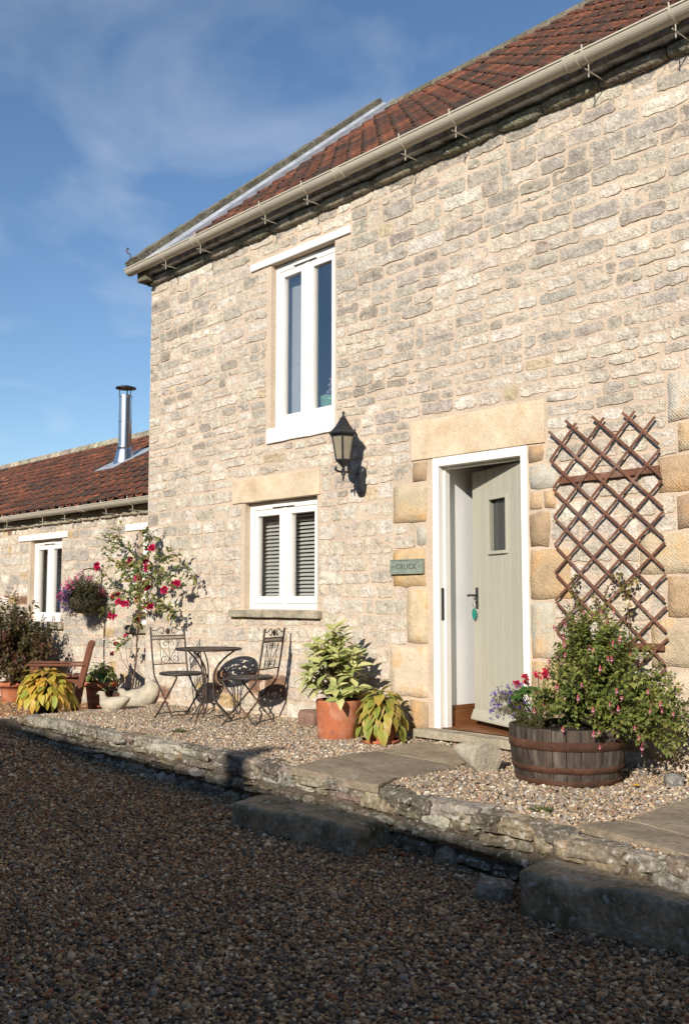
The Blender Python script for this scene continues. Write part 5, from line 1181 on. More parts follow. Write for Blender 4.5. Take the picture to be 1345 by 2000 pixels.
# --- rose in the tub by the corner
TC = (-9.80, 0.13)
tub = thing('wooden_tub', 'small dark hooped wooden tub holding the rose by the cottage corner', 'tub', (TC[0], TC[1], -0.13)); t_ = MB()
for k in range(16):
    a0, a1 = 2 * math.pi * k / 16 + 0.01, 2 * math.pi * (k + 1) / 16 - 0.01; vv = [(TC[0] + rr_ * math.cos(aa), TC[1] + rr_ * math.sin(aa), zz) for zz, ro in ((-0.14, 0.155), (0.07, 0.185)) for (rr_, aa) in ((ro, a0), (ro, a1), (ro - 0.02, a1), (ro - 0.02, a0))]
    m_ = MB(); m_.add(vv, [(0, 1, 5, 4), (1, 2, 6, 5), (2, 3, 7, 6), (3, 0, 4, 7), (4, 5, 6, 7), (3, 2, 1, 0)]); m_.build('stave', 'barrel_wood', tub)
for zz, ro in ((0.03, 0.183), (-0.07, 0.169)):
    m_ = MB(); m_.lathe([(ro, zz - 0.014), (ro + 0.005, zz - 0.013), (ro + 0.006, zz + 0.013), (ro + 0.001, zz + 0.014)], 32, (TC[0], TC[1], 0), caps=False); m_.build('hoop', 'rust', tub)
m_ = MB(); m_.lathe([(0.165, 0.04), (0.001, 0.05)], 20, (TC[0], TC[1], 0), caps=False); m_.build('soil', 'soil', tub)
ro = thing('climbing_red_rose', 'tall open rose with crimson blooms against the cottage corner', 'rose', (-9.68, 0.15, 0.04)); rr_s = random.Random(23)
CANES = [[(-9.70, 0.13, 0.03), (-9.61, 0.13, 0.4), (-9.58, 0.12, 0.67), (-9.52, 0.1, 1.01), (-9.46, 0.05, 1.34), (-9.56, 0.05, 1.53), (-9.95, 0.1, 1.69), (-10.03, 0.15, 1.86)],
         [(-9.58, 0.12, 0.67), (-9.32, 0.0, 0.82), (-9.2, -0.08, 1.06), (-9.05, -0.14, 1.32), (-8.68, -0.18, 1.42), (-8.37, -0.2, 1.49), (-8.02, -0.22, 1.30)],
         [(-9.52, 0.1, 1.01), (-9.71, 0.1, 1.12), (-10.04, 0.1, 1.18), (-10.32, 0.12, 1.37), (-10.56, 0.15, 1.41)],
         [(-9.14, -0.1, 1.25), (-8.95, -0.14, 1.5), (-8.86, -0.16, 1.66), (-8.9, -0.15, 1.74)],
         [(-9.46, 0.05, 1.34), (-10.0, 0.1, 1.46), (-10.3, 0.15, 1.62), (-10.36, 0.2, 1.78)],
         [(-9.66, 0.12, 0.23), (-9.93, 0.15, 0.38), (-9.98, 0.15, 0.46), (-10.08, 0.16, 0.56)],
         [(-9.66, 0.12, 0.18), (-9.80, 0.12, 0.45), (-9.80, 0.12, 0.63)],
         [(-9.52, 0.1, 1.01), (-9.12, -0.08, 0.97), (-8.75, -0.15, 1.05), (-8.45, -0.2, 0.98), (-8.3, -0.22, 0.92)],
         [(-9.05, -0.14, 1.32), (-8.8, -0.2, 1.25), (-8.5, -0.22, 1.28), (-8.2, -0.22, 1.18)],
         [(-9.7, 0.1, 1.12), (-9.95, 0.08, 1.05), (-10.1, 0.06, 0.95)], [(-9.50, 0.08, 1.2), (-9.25, -0.05, 1.15), (-8.98, -0.15, 1.12)], [(-9.6, 0.12, 0.55), (-9.42, 0.06, 0.72), (-9.4, 0.04, 0.9)], [(-9.5, 0.1, 1.1), (-9.7, 0.06, 1.3), (-9.75, 0.05, 1.45)]]
RL = [(0.12, 0.17, 0.04), (0.17, 0.21, 0.045), (0.25, 0.26, 0.055), (0.32, 0.29, 0.07), (0.085, 0.12, 0.04), (0.22, 0.18, 0.045)]
cs, rfl = MB(), MB()
for ci, pts in enumerate(CANES):
    c_ = catmull(pts, 7); n_ = len(c_); k0 = 0.011 if ci == 0 else 0.0065 if ci in (1, 2) else 0.0045; cs.tube(c_, [k0 * (1 - 0.7 * i / (n_ - 1)) for i in range(n_)], n=6)
    s0 = {0: 0.55, 1: 0.38, 5: 0.9, 6: 0.85, 11: 0.6}.get(ci, 0.25)
    for i in range(int(n_ * s0), n_):
        for _ in range(2 if ci != 2 else 1):
            d = (rv(rr_s) + Vector((0, -0.45, 0.1))).normalized(); p0 = c_[i] + rv(rr_s) * 0.02; L_ = rr_s.uniform(0.05, 0.10); cs.tube([p0, p0 + d * L_], 0.0016, n=3, cap=False); cc = rr_s.choice(RL)
            for q in (0.45, 0.45, 0.8, 0.8, 1.0):
                s_ = d.cross(Vector((0, 0, 1))) * rr_s.choice((-1, 1)); t = (d * 0.6 + s_ * (0.9 if q < 1 else 0) + Vector((0, 0, -0.25)) + rv(rr_s) * 0.3).normalized()
                small_leaf(rfl, p0 + d * L_ * q, t, Vector((0.15, -0.5, 0.8)) + rv(rr_s) * 0.5, 0.047 * rr_s.uniform(0.7, 1.15), 0.030, jit(cc, rr_s, 0.2), rr_s)
cs.build('canes', 'bark', ro, smooth=True); rfl.build('foliage', 'leaf', ro, kind='stuff')
BLO = [(-10.38, 0.05, 1.45), (-10.33, 0.03, 1.41), (-9.64, 0.05, 1.49), (-8.93, -0.18, 1.44), (-8.87, -0.2, 1.38), (-8.78, -0.2, 1.58), (-9.35, -0.02, 1.29), (-8.88, -0.2, 1.23), (-8.86, -0.2, 1.18), (-8.26, -0.27, 1.2), (-8.20, -0.27, 1.21), (-8.42, -0.27, 1.15), (-9.91, 0.05, 1.11), (-9.98, 0.05, 1.10), (-9.70, 0.0, 1.02), (-9.78, 0.0, 1.035), (-9.62, 0, 1.01), (-10.01, 0.05, 0.90), (-9.96, 0.05, 0.865), (-10.03, 0.04, 0.87), (-8.90, -0.18, 1.0), (-8.82, -0.18, 0.99), (-9.34, -0.03, 1.06), (-9.42, 0.02, 0.84), (-9.80, 0.1, 0.66), (-10.08, 0.14, 0.56), (-10.13, 0.13, 0.45)]
for i, p in enumerate(BLO):
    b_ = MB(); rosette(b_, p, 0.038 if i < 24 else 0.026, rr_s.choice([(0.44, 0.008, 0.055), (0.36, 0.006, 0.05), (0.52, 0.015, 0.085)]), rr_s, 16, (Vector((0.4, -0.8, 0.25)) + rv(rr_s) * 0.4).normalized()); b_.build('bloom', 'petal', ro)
    if i in (13, 17, 24, 26, 0): pass

# --- hanging basket on the low wing
HBC = Vector((-10.97, 0.20, 1.05))
hb = thing('hanging_basket', 'moss lined hanging basket on a bracket on the low wing wall', 'basket', (HBC.x, 0.44, 1.05))
m_ = MB(); m_.lathe([(0.02, -0.16), (0.09, -0.145), (0.15, -0.10), (0.185, -0.03), (0.195, 0.03), (0.17, 0.035), (0.001, 0.03)], 24, tuple(HBC), caps=False); m_.build('bowl', 'moss_basket', hb, smooth=True)
m_ = MB(); m_.tube([(HBC.x, 0.44, 1.42), (HBC.x, 0.44, 1.12)], 0.008, n=6); m_.tube(catmull([(HBC.x, 0.44, 1.40), (HBC.x, 0.3, 1.43), (HBC.x, 0.20, 1.41), (HBC.x, 0.18, 1.37)], 5), 0.007, n=6)
for k in range(3):
    an = k * 2.094 + 0.4; m_.tube([(HBC.x, 0.19, 1.37), HBC + Vector((0.19 * math.cos(an), 0.19 * math.sin(an), 0.03))], 0.0025, n=4)
m_.build('bracket', 'black_iron', hb)
hf = thing('basket_flowers', 'pink and violet trailing flowers filling the hanging basket', 'flowers', tuple(HBC)); rk = random.Random(61)
ht = dome_tips(rk, (HBC.x, HBC.y - 0.02, HBC.z + 0.04), 0.27, 0.24, 0.25, 420, low=-0.95, jitter=0.15); ht = [t for t in ht if t[1] < 0.41]
shoots(hf, tuple(HBC), ht, rk, 0.028, 0.014, 0.018, 0.5, [(0.05, 0.06, 0.02), (0.07, 0.075, 0.022), (0.035, 0.045, 0.016), (0.10, 0.095, 0.03), (0.07, 0.05, 0.03)], 0.002, 0.05)
bl = MB()
for t in ht:
    v = Vector(t) - HBC
    if v.length < 0.12: continue
    pink = v.z > 0.02 and (noise.noise(v * 7) > -0.02) and v.x < 0.12; violet = not pink and -0.12 < v.z < 0.14 and v.x < 0.08
    if not (pink or violet): continue
    for _ in range(4 if pink else 5):
        p = Vector(t) + rv(rk) * 0.04; f = (v.normalized() + Vector((0.2, -0.5, 0.2)) + rv(rk) * 0.4).normalized(); x, tt, f = basis(f.orthogonal(), f)
        c = jit(rk.choice([(0.60, 0.04, 0.18), (0.66, 0.12, 0.28), (0.5, 0.03, 0.14)]) if pink else rk.choice([(0.09, 0.04, 0.27), (0.13, 0.06, 0.34), (0.16, 0.09, 0.38)]), rk, 0.2); s0 = 0.016 if pink else 0.010
        for k in range(4):
            an = k * 1.57 + 0.5; d = x * math.cos(an) + tt * math.sin(an); s_ = d.cross(f); bl.add([p, p + d * s0 * .7 + s_ * s0 * .45, p + d * s0, p + d * s0 * .7 - s_ * s0 * .45], [(0, 1, 2, 3)], c)
bl.build('blossoms', 'petal', hf, kind='stuff')
ca = MB(); rc = random.Random(2); pts = [(-10.868 + 0.012 * noise.noise((0, 0, z_ * 3)), 0.428, z_) for z_ in np.linspace(0.98, -0.17, 26)]; ca.tube(pts, 0.0055, n=6)
cab = thing('wall_cable', 'thin dark cable clipped down the low wing wall below the hanging basket', 'cable', (-10.868, 0.43, -0.17)); ca.build('cable', 'cable', cab, smooth=True)
for z_ in (0.83, 0.58, 0.33, 0.08):
    m_ = MB(); m_.box(-10.878, -10.855, 0.418, 0.44, z_ - 0.006, z_ + 0.006); m_.build('clip', 'white_paint', cab)

# ------------------------------------------------------------------ bistro set
rq = random.Random(1)
def scroll(mb, c, r_, a0, turns, plane, n=16, rad=0.003, shrink=0.35):
    px, pz = plane; pts = []
    for i in range(n + 1):
        t = i / n; a = a0 + turns * 2 * math.pi * t; q = r_ * (1 - (1 - shrink) * t); pts.append(Vector(c) + px * q * math.cos(a) + pz * q * math.sin(a))
    mb.tube(pts, rad, n=5, cap=False)
def pierced_disc(mb, z, R_, th, r, ry=None, holes=0.30, n_r=9):
    """a thin pressed metal disc with a scatter of pierced openings"""
    ry = ry or R_; n_a = 40; ok = {}
    for i in range(n_r):
        for j in range(n_a): ok[i, j] = not (1 < i < n_r - 2 and noise.noise((i * 0.75, j * 0.62 * (i + 2) / n_r, r * 3.0)) > 0.16 and (i + j) % 2 + r > 0)
    P = lambda i, j, zz: (R_ * i / n_r * math.cos(2 * math.pi * j / n_a), ry * i / n_r * math.sin(2 * math.pi * j / n_a), zz)
    vv, ff = [], []
    for (i, j), k in ok.items():
        if not k: continue
        b = len(vv); vv += [P(i, j, z), P(i + 1, j, z), P(i + 1, j + 1, z), P(i, j + 1, z), P(i, j, z - th), P(i + 1, j, z - th), P(i + 1, j + 1, z - th), P(i, j + 1, z - th)]
        ff += [(b, b + 1, b + 2, b + 3), (b + 7, b + 6, b + 5, b + 4)]
        if i == n_r - 1 or not ok.get((i + 1, j), False): ff.append((b + 1, b + 5, b + 6, b + 2))
        if i > 0 and not ok.get((i - 1, j), False): ff.append((b, b + 3, b + 7, b + 4))
        if not ok.get((i, (j + 1) % n_a), True): ff.append((b + 3, b + 2, b + 6, b + 7))
        if not ok.get((i, (j - 1) % n_a), True): ff.append((b, b + 4, b + 5, b + 1))
    mb.add(vv, ff)
def bistro_chair(loc, rotz, label):
    """local: faces +x, width along y"""
    o_ = thing('bistro_chair', label, 'chair', loc, 'folding iron bistro chairs', rotz); W = 0.185; sz, tz = 0.405, 0.80
    for s_ in (-1, 1):
        m_ = MB(); m_.tube(catmull([(-0.235, s_ * W, tz), (-0.205, s_ * W, 0.6), (-0.175, s_ * W, 0.44), (-0.145, s_ * W, 0.36), (0.0, s_ * W, 0.20), (0.17, s_ * W, -0.005)], 5), 0.0085, n=8); m_.build('back_post', 'worn_iron', o_, smooth=True, local=True)
        m_ = MB(); m_.tube(catmull([(0.10, s_ * (W - 0.02), 0.392), (0.15, s_ * (W - 0.02), 0.385), (0.165, s_ * (W - 0.02), 0.36), (0.02, s_ * (W - 0.018), 0.19), (-0.16, s_ * (W - 0.018), -0.005)], 5), 0.0085, n=8); m_.build('leg', 'worn_iron', o_, smooth=True, local=True)
        m_ = MB(); m_.lathe([(0.0, 0), (0.011, 0.006), (0.011, 0.012), (0.0, 0.022)], 10, (-0.236, s_ * W, tz - 0.004)); m_.build('knob', 'worn_iron', o_, smooth=True, local=True)
    m_ = MB(); m_.tube([(0.135, -W, 0.035), (0.135, W, 0.035)], 0.005, n=6); m_.tube([(-0.125, -W, 0.035), (-0.125, W, 0.035)], 0.005, n=6); m_.build('stretcher', 'worn_iron', o_, local=True)
    m_ = MB(); pierced_disc(m_, 0.0, 0.195, 0.012, 0.7 + rotz, 0.195)
    m_.v = [(x + 0.0, y, z + sz - 0.002 * 0) for x, y, z in m_.v]; m_.build('seat', 'seat_iron', o_, local=True)
    m_ = MB(); m_.lathe([(0.186, sz - 0.022), (0.197, sz - 0.018), (0.199, sz - 0.002), (0.192, sz + 0.002)], 40, (0, 0, 0), caps=False); m_.build('seat_rim', 'seat_iron', o_, local=True, smooth=True)
    bx = lambda z: -0.175 - 0.06 * (z - 0.44) / 0.36
    b_ = MB(); px = Vector((0, 1, 0)); pzv = lambda z: Vector((bx(z + 0.01) - bx(z), 0, 0.01)).normalized()
    for z in (0.475, 0.735, 0.700): b_.tube([(bx(z), -W, z), (bx(z), W, z)], 0.0055, n=6)
    pv = pzv(0.6)
    for y in (-0.095, 0.0, 0.095): b_.tube([(bx(0.475), y, 0.475), (bx(0.70), y, 0.70)], 0.003, n=5)
    for s_ in (-1, 1):
        b_.tube([(bx(0.685), s_ * 0.125, 0.685), (bx(0.53), 0.012 * s_, 0.53), (bx(0.50), s_ * -0.03, 0.492)], 0.003, n=5)
        scroll(b_, (bx(0.52), s_ * 0.058, 0.52), 0.042, math.pi if s_ > 0 else 0, 1.3 * s_, (px, pv)); scroll(b_, (bx(0.665), s_ * 0.032, 0.662), 0.030, math.pi if s_ > 0 else 0, 1.4 * -s_, (px, pv))
    b_.build('back_scrolls', 'worn_iron', o_, smooth=True, local=True)
    c_ = MB(); lat = []
    for i in range(14):
        y0 = -W + 0.012 + (2 * W - 0.024) * i / 14; y1 = y0 + (2 * W - 0.024) / 14; c_.tube([(bx(0.703), y0, 0.703), (bx(0.732), y1, 0.732)], 0.0028, n=4, cap=False); c_.tube([(bx(0.732), y0, 0.732), (bx(0.703), y1, 0.703)], 0.0028, n=4, cap=False)
    c_.build('lattice_band', 'worn_iron', o_, local=True)
    t_ = MB()
    for s_ in (-1, 1):
        t_.tube(catmull([(bx(0.79), s_ * W, 0.792), (bx(0.79), s_ * 0.13, 0.782), (bx(0.80), s_ * 0.08, 0.808), (bx(0.79), s_ * 0.048, 0.80), (bx(0.77), s_ * 0.045, 0.765), (bx(0.76), s_ * 0.065, 0.752), (bx(0.77), s_ * 0.075, 0.768)], 5), 0.0042, n=6)
    t_.lathe([(0.0, -0.03), (0.02, -0.02), (0.028, 0.0), (0.02, 0.02), (0.0, 0.03)], 12, M=Matrix.Translation((bx(0.775), 0, 0.775)) @ Matrix.Diagonal((0.35, 1, 1, 1))); t_.build('crest', 'worn_iron', o_, smooth=True, local=True)
    return o_
bistro_chair((-7.84, -0.44, -0.015), 0.02, 'iron bistro chair facing the table, nearest the rose and cottage corner')
bistro_chair((-6.87, -0.385, 0.0), math.pi + 0.44, 'iron bistro chair between the table and the spotted laurel pot')
TBC = (-7.36, -0.47)
tb = thing('bistro_table', 'small round iron bistro table between the two folding chairs', 'table', (TBC[0], TBC[1], 0.0), rotz=0.3)
m_ = MB(); pierced_disc(m_, 0.625, 0.285, 0.008, 0.33, n_r=12); m_.build('top', 'seat_iron', tb, local=True)
m_ = MB(); m_.lathe([(0.278, 0.61), (0.289, 0.613), (0.290, 0.628), (0.283, 0.630)], 48, caps=False); m_.build('rim', 'seat_iron', tb, local=True, smooth=True)
for k in range(3):
    an = k * 2.094 + 0.5; d = Vector((math.cos(an), math.sin(an), 0)); m_ = MB(); Z_ = Vector((0, 0, 1))
    for off in (-0.03, 0.03):
        s_ = Vector((-d.y, d.x, 0)) * off; m_.tube(catmull([d * 0.235 + s_ + Z_ * 0.612, d * 0.13 + s_ + Z_ * 0.53, d * 0.06 + s_ * 0.7 + Z_ * 0.43, d * 0.05 + s_ * 0.5 + Z_ * 0.30, d * 0.06 + s_ * 0.7 + Z_ * 0.18, d * 0.13 + s_ + Z_ * 0.09, d * 0.22 + s_ + Z_ * -0.008], 5), 0.007, n=6)
    scroll(m_, d * 0.085 + Z_ * 0.33, 0.032, 0, 1.5, (d, Z_)); scroll(m_, d * 0.085 + Z_ * 0.21, 0.026, 0, -1.5, (d, Z_)); m_.build('leg', 'worn_iron', tb, smooth=True, local=True)

# ------------------------------------------------------------------ wooden armchair at the far end
WC = (-9.83, -0.42, -0.13); fx = Vector((-0.50, -0.866, 0)); wa = thing('wooden_armchair', 'reddish brown slatted wooden garden armchair seen from its side', 'chair', WC)
lx = Vector((-fx.y, fx.x, 0)); WM = Matrix(((fx.x, lx.x, 0, WC[0]), (fx.y, lx.y, 0, WC[1]), (0, 0, 1, WC[2]), (0, 0, 0, 1)))   # local x forward, y sideways
def wbar(p, q, w_, h_, name, m='red_wood', side=Vector((0, 1, 0))):
    p, q = Vector(p), Vector(q); d = (q - p).normalized(); n_ = d.cross(side).normalized(); s_ = n_.cross(d); M = WM @ Matrix(((d.x, s_.x, n_.x, p.x), (d.y, s_.y, n_.y, p.y), (d.z, s_.z, n_.z, p.z), (0, 0, 0, 1)))
    b_ = MB(); b_.box(0, (q - p).length, -w_ / 2, w_ / 2, -h_ / 2, h_ / 2, M=M); return b_.build(name, m, wa, bevel=0.006)
for s_ in (-0.24, 0.24):
    wbar((0.03, s_, 0.0), (-0.02, s_, 0.33), 0.045, 0.065, 'back_leg'); wbar((-0.02, s_, 0.31), (-0.12, s_, 0.74), 0.04, 0.06, 'back_post'); wbar((0.46, s_, 0.0), (0.46, s_, 0.50), 0.04, 0.05, 'front_leg'); wbar((-0.06, s_, 0.50), (0.52, s_, 0.515), 0.06, 0.022, 'armrest'); wbar((0.0, s_, 0.33), (0.46, s_, 0.36), 0.03, 0.05, 'side_rail')
wbar((-0.115, -0.25, 0.70), (-0.115, 0.25, 0.70), 0.03, 0.07, 'top_rail', side=Vector((0, 0, 1))); wbar((-0.03, -0.22, 0.40), (-0.03, 0.22, 0.40), 0.03, 0.05, 'lower_rail', side=Vector((0, 0, 1)))
for k in range(5): y_ = -0.16 + 0.08 * k; wbar((-0.035, y_, 0.41), (-0.107, y_, 0.68), 0.045, 0.014, 'back_slat')
for k in range(6): x_ = 0.04 + 0.075 * k; wbar((x_, -0.22, 0.385), (x_, 0.22, 0.385), 0.016, 0.06, 'seat_slat', side=Vector((0, 0, 1)))

# ------------------------------------------------------------------ stone birds and loose stones
def loft(mb, rings, n=16):
    """rings: (centre, width half, height half, up tilt) along a spine"""
    vv, ff = [], []; C_ = [Vector(r_[0]) for r_ in rings]
    for i, (c, a, b, *_) in enumerate(rings):
        t = (C_[min(i + 1, len(C_) - 1)] - C_[max(i - 1, 0)]).normalized(); s_ = Vector((-t.y, t.x, 0)); s_ = s_.normalized() if s_.length > 1e-4 else Vector((0, 1, 0)); u_ = t.cross(s_) * -1
        for j in range(n):
            an = 2 * math.pi * j / n; vv.append(Vector(c) + s_ * a * math.cos(an) + u_ * b * math.sin(an))
    for i in range(len(rings) - 1):
        for j in range(n): ff.append((i * n + j, i * n + (j + 1) % n, (i + 1) * n + (j + 1) % n, (i + 1) * n + j))
    ff += [tuple(range(n - 1, -1, -1)), tuple((len(rings) - 1) * n + j for j in range(n))]; mb.add(vv, ff)
def bird(loc, d, sc, label, rings, m='ornament'):
    d = Vector((d[0], d[1], 0)).normalized(); s_ = Vector((-d.y, d.x, 0)); b_ = MB(); P = lambda f, z_: (loc[0] + d.x * f * sc, loc[1] + d.y * f * sc, loc[2] + z_ * sc)
    loft(b_, [(P(f, z_), a * sc, b * sc) for f, z_, a, b in rings], 20); b_.v = [tuple(Vector(v) + Vector((noise.noise(Vector(v) * 22), noise.noise(Vector(v) * 22 + Vector((5, 0, 0))), noise.noise(Vector(v) * 22 + Vector((0, 5, 0))))) * 0.010) for v in b_.v]; o_ = b_.build('stone_bird', m, None, smooth=True); tag(o_, label, 'garden ornament'); return o_
bird((-9.16, -0.12, -0.075), (-0.93, -0.37), 1.0, 'pale stone hen ornament with an upright tail beside the tub',
     [(-0.215, 0.315, 0.012, 0.03), (-0.215, 0.275, 0.03, 0.07), (-0.185, 0.21, 0.05, 0.10), (-0.12, 0.13, 0.085, 0.11), (-0.03, 0.105, 0.105, 0.105), (0.06, 0.105, 0.10, 0.10), (0.11, 0.115, 0.085, 0.085), (0.15, 0.135, 0.058, 0.062), (0.172, 0.155, 0.042, 0.042), (0.188, 0.175, 0.036, 0.036), (0.218, 0.178, 0.026, 0.028), (0.245, 0.165, 0.008, 0.010)])
bird((-9.00, -0.47, -0.075), (-0.9, -0.44), 0.92, 'grey mottled stone duck ornament in front of the hen',
     [(-0.20, 0.175, 0.012, 0.01), (-0.16, 0.155, 0.05, 0.035), (-0.08, 0.115, 0.09, 0.075), (0.0, 0.09, 0.10, 0.088), (0.08, 0.095, 0.085, 0.08), (0.13, 0.13, 0.05, 0.06), (0.145, 0.175, 0.034, 0.036), (0.15, 0.205, 0.032, 0.034), (0.185, 0.212, 0.024, 0.024), (0.225, 0.20, 0.012, 0.008)])
b_ = MB(); dS = Vector((0.52, -0.10, 0.0)).normalized(); L0 = Vector((-4.235, -0.70, 0.085))
loft(b_, [(L0 + dS * f + Vector((0, 0, z_)), a, a * 0.92) for f, z_, a in ((-0.06, 0.035, 0.010), (-0.045, 0.033, 0.026), (0.0, 0.028, 0.044), (0.07, 0.020, 0.064), (0.15, 0.010, 0.086), (0.22, 0.002, 0.104), (0.26, 0.0, 0.110))], 18)
b_.v = [(x + 0.006 * noise.noise((x * 20, y * 20, z * 20)), y, z + 0.006 * noise.noise((x * 20, y * 20 + 5, z * 20))) for x, y, z in b_.v]
tag(b_.build('carved_stone', 'ornament', None, smooth=False), 'broken tapering cream stone lying on the gravel before the door', 'stone')
def loose(c, size, label, m='old_stone', seed=1.0, col=(0.5, 0.45, 0.36), rz=0.0):
    b_ = MB(); boulder(b_, c, size, rz, seed, 0.15, col, 5, 0.6, (0.1, 0.12)); return tag(b_.build('loose_stone', m, None, smooth=True), label, 'stone')
loose((-3.93, -0.42, 0.085), (0.12, 0.09, 0.20), 'upright pale stone wedged behind the barrel beside the threshold', 'ornament', 5.0)
loose((-2.96, -1.93, -0.255), (0.17, 0.12, 0.09), 'small grey rock at the end of the longer step block', 'old_stone', 9.0, (0.27, 0.24, 0.19), 0.5)
loose((-6.42, -0.09, 0.05), (0.17, 0.13, 0.17), 'reddish brown boulder at the wall foot near the laurel pot', 'stone', 3.0, (0.26, 0.16, 0.12), 0.3)
loose((-3.0, -0.30, 0.035), (0.10, 0.08, 0.07), 'small dark stone on the gravel right of the barrel', 'old_stone', 13.0, (0.2, 0.19, 0.17), 0.7)
rs = random.Random(50)
def fallen(p, s_, col, label, rz, group=None):
    vv, ff = leaf_pts(s_, s_ * 0.62, 0.25, 0.15); M = Matrix.Translation(p) @ Euler((rs.uniform(-.2, .2), rs.uniform(-.25, .25), rz)).to_matrix().to_4x4(); b_ = MB(); b_.add([M @ Vector(v) for v in vv], ff, col); tag(b_.build('fallen_leaf', 'dead_leaf', None, smooth=True), label, 'leaf', group)
for (x, y, s_, lb_) in ((-3.86, -1.72, 0.06, 'orange fallen leaf second nearest the shorter step block'), (-3.79, -1.75, 0.075, 'largest orange fallen leaf between the two step blocks'), (-3.74, -1.70, 0.055, 'orange fallen leaf touching the foot of the rubble wall between the steps'), (-3.93, -1.74, 0.045, 'smallest orange fallen leaf, at the end of the shorter step block')):
    fallen((x, y, zy(x) + 0.018), s_, jit((0.38, 0.12, 0.03), rs, 0.2), lb_, rs.uniform(0, 6), 'orange leaves between the step blocks')
fallen((-2.42, -2.19, zy(-2.4) + 0.02), 0.10, (0.22, 0.10, 0.06), 'large brown fallen leaf in front of the longer step block', 1.0)
fallen((-3.08, -0.52, 0.022), 0.05, (0.55, 0.33, 0.03), 'yellow fallen leaf on the gravel by the barrel', 2.0)

# ------------------------------------------------------------------ behind the panes
def blind(x0, x1, z0, z1, y, n, label, group=None):
    o_ = thing('venetian_blind', label, 'blind', ((x0 + x1) / 2, y, z0)); p = (z1 - z0) / n
    for k in range(n):
        z = z0 + p * (k + 0.5); m_ = MB(); a = -0.72
        m_.add([(x, y + dy * math.cos(a), z - dy * math.sin(a) - (0.003 if dy == 0 else 0) * -1) for x in (x0, x1) for dy in (-0.019, 0.0, 0.019)], [(0, 1, 4, 3), (1, 2, 5, 4)]); m_.build('slat', 'blind', o_, smooth=True)
    m_ = MB(); m_.box(x0, x1, y - 0.02, y + 0.02, z1, z1 + 0.035); m_.build('head_rail', 'blind', o_)
    m_ = MB()
    for x in (x0 + 0.12, (x0 + x1) / 2, x1 - 0.12): m_.tube([(x, y - 0.021, z0), (x, y - 0.021, z1)], 0.0015, n=4, cap=False)
    m_.build('cords', 'blind', o_)
blind(-7.44, -6.48, 1.05, 1.86, 0.20, 23, 'cream venetian blind behind the lower cottage window')
blind(-12.94, -12.10, 0.85, 1.75, 0.66, 27, 'cream venetian blind behind the low wing window')
cu = MB(); vv = []; n_ = 30
for i in range(n_ + 1):
    t = i / n_; x = -6.98 + 0.30 * t
    vv += [(x, 0.62 + 0.02 * math.sin(t * 26), 4.3), (x + 0.06 * (1 - t), 0.62 + 0.02 * math.sin(t * 26), 3.4), (x + 0.02, 0.62 + 0.02 * math.sin(t * 26), 2.5)]
cu.add(vv, [(i * 3 + j, (i + 1) * 3 + j, (i + 1) * 3 + j + 1, i * 3 + j + 1) for i in range(n_) for j in range(2)]); tag(cu.build('curtain', 'curtain', None, smooth=True), 'dark blue curtain inside the upper window', 'curtain')
wp = MB(); wp.box(-8.05, -7.34, 0.75, 0.80, 2.4, 4.4); tag(wp.build('pale_panel', 'plaster', None), 'pale panel added inside the upper window to lighten its pane', 'panel')  # pale panel added in the room to lighten the left pane
ba = thing('pine_chair', 'pine chair back seen inside the upper window', 'chair', (-6.55, 0.45, 2.62)); m_ = MB(); m_.box(-6.98, -6.45, 0.44, 0.47, 3.28, 3.32); m_.build('top_rail', 'pine', ba, bevel=0.004)
for x in (-6.92, -6.79, -6.66, -6.53): m_ = MB(); m_.box(x - 0.02, x + 0.02, 0.445, 0.465, 2.62, 3.28); m_.build('spindle', 'pine', ba)
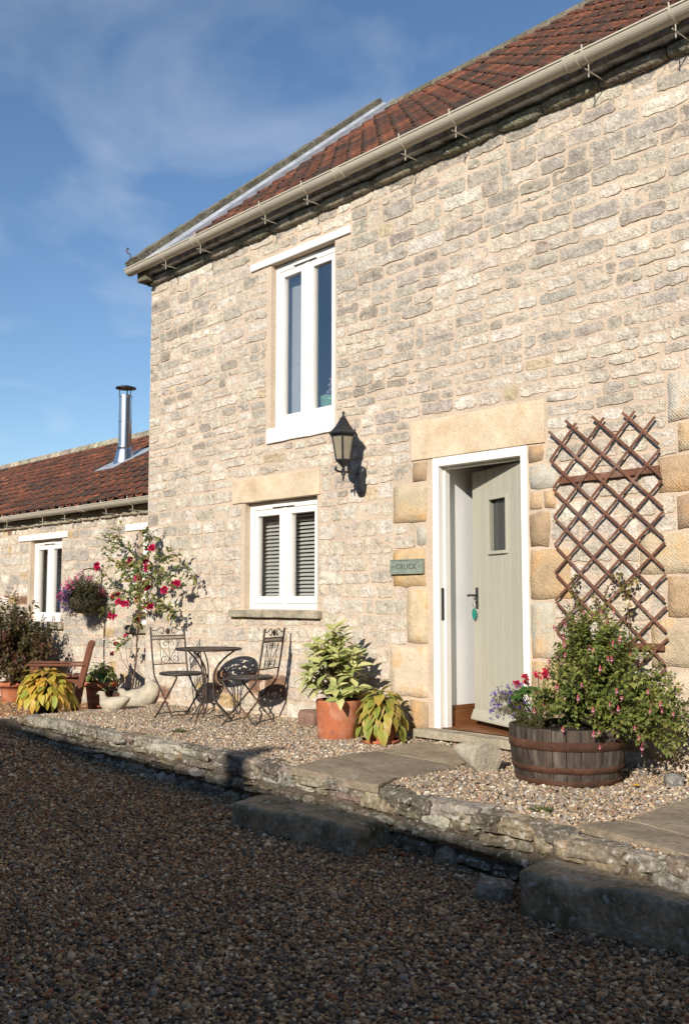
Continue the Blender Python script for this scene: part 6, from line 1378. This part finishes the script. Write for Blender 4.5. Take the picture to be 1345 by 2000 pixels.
op = thing('orchid_pot', 'green glazed flower pot with a lilac orchid inside the upper window', 'pot', (-6.56, 0.26, 2.66)); m_ = MB(); m_.lathe([(0.085, 0.0), (0.098, 0.16), (0.102, 0.205), (0.092, 0.206), (0.08, 0.15)], 24, (-6.56, 0.26, 2.65), caps=False); m_.build('pot', 'green_pot', op, smooth=True)
m_ = MB(); ror = random.Random(4); m_.tube(catmull([(-6.56, 0.26, 2.75), (-6.52, 0.25, 2.95), (-6.48, 0.24, 3.04)], 5), 0.004, n=5, col=(0.1, 0.15, 0.03))
for k in range(8): rosette(m_, (-6.53 + ror.uniform(-.06, .07), 0.22, 2.93 + ror.uniform(-.10, .08)), 0.035, (0.50, 0.40, 0.55), ror, 6, Vector((0.3, -0.9, 0.1)))
m_.build('orchid', 'petal', op)
MB().box(-7.05, -6.26, 0.13, 0.42, 2.62, 2.645).build('window_board', 'white_paint', house)

# small weeds in the gravel
def weed(c, n, s_, label, seed):
    o_ = thing('weed_tuft', label, 'weed', c); r = random.Random(seed); b_ = MB()
    for k in range(n):
        az = r.uniform(0, 6.28); q = r.uniform(0.1, 1); p = Vector(c) + Vector((math.cos(az), math.sin(az) * 0.6, 0)) * s_ * q; t = Vector((math.cos(az) * 0.6, math.sin(az) * 0.6, r.uniform(0.2, 0.9))).normalized()
        small_leaf(b_, p, t, Vector((0, -0.4, 1)) + rv(r) * 0.4, r.uniform(0.018, 0.034), 0.012, jit((0.09, 0.11, 0.03), r, 0.3), r)
    b_.build('foliage', 'leaf', o_, kind='stuff')
weed((-6.78, -1.12, 0.012), 60, 0.10, 'low green weed in the gravel before the bistro table', 3)
weed((-3.05, -1.44, 0.012), 46, 0.08, 'low green weed at the terrace edge near the longer step block', 4)

rb_ = MB(); vv = []
for i in range(13):
    x = -7.08 + 0.40 * i / 12; yy = 0.185 + 0.004 * math.sin(i * 1.7)
    vv += [(x, yy, 4.02), (x, yy, 3.3), (x, yy, 2.66)]
rb_.add(vv, [(i * 3 + j, (i + 1) * 3 + j, (i + 1) * 3 + j + 1, i * 3 + j + 1) for i in range(12) for j in range(2)])
tag(rb_.build('window_blind', 'roller', None, smooth=True), 'plain grey blind behind one pane of the upper window', 'blind')
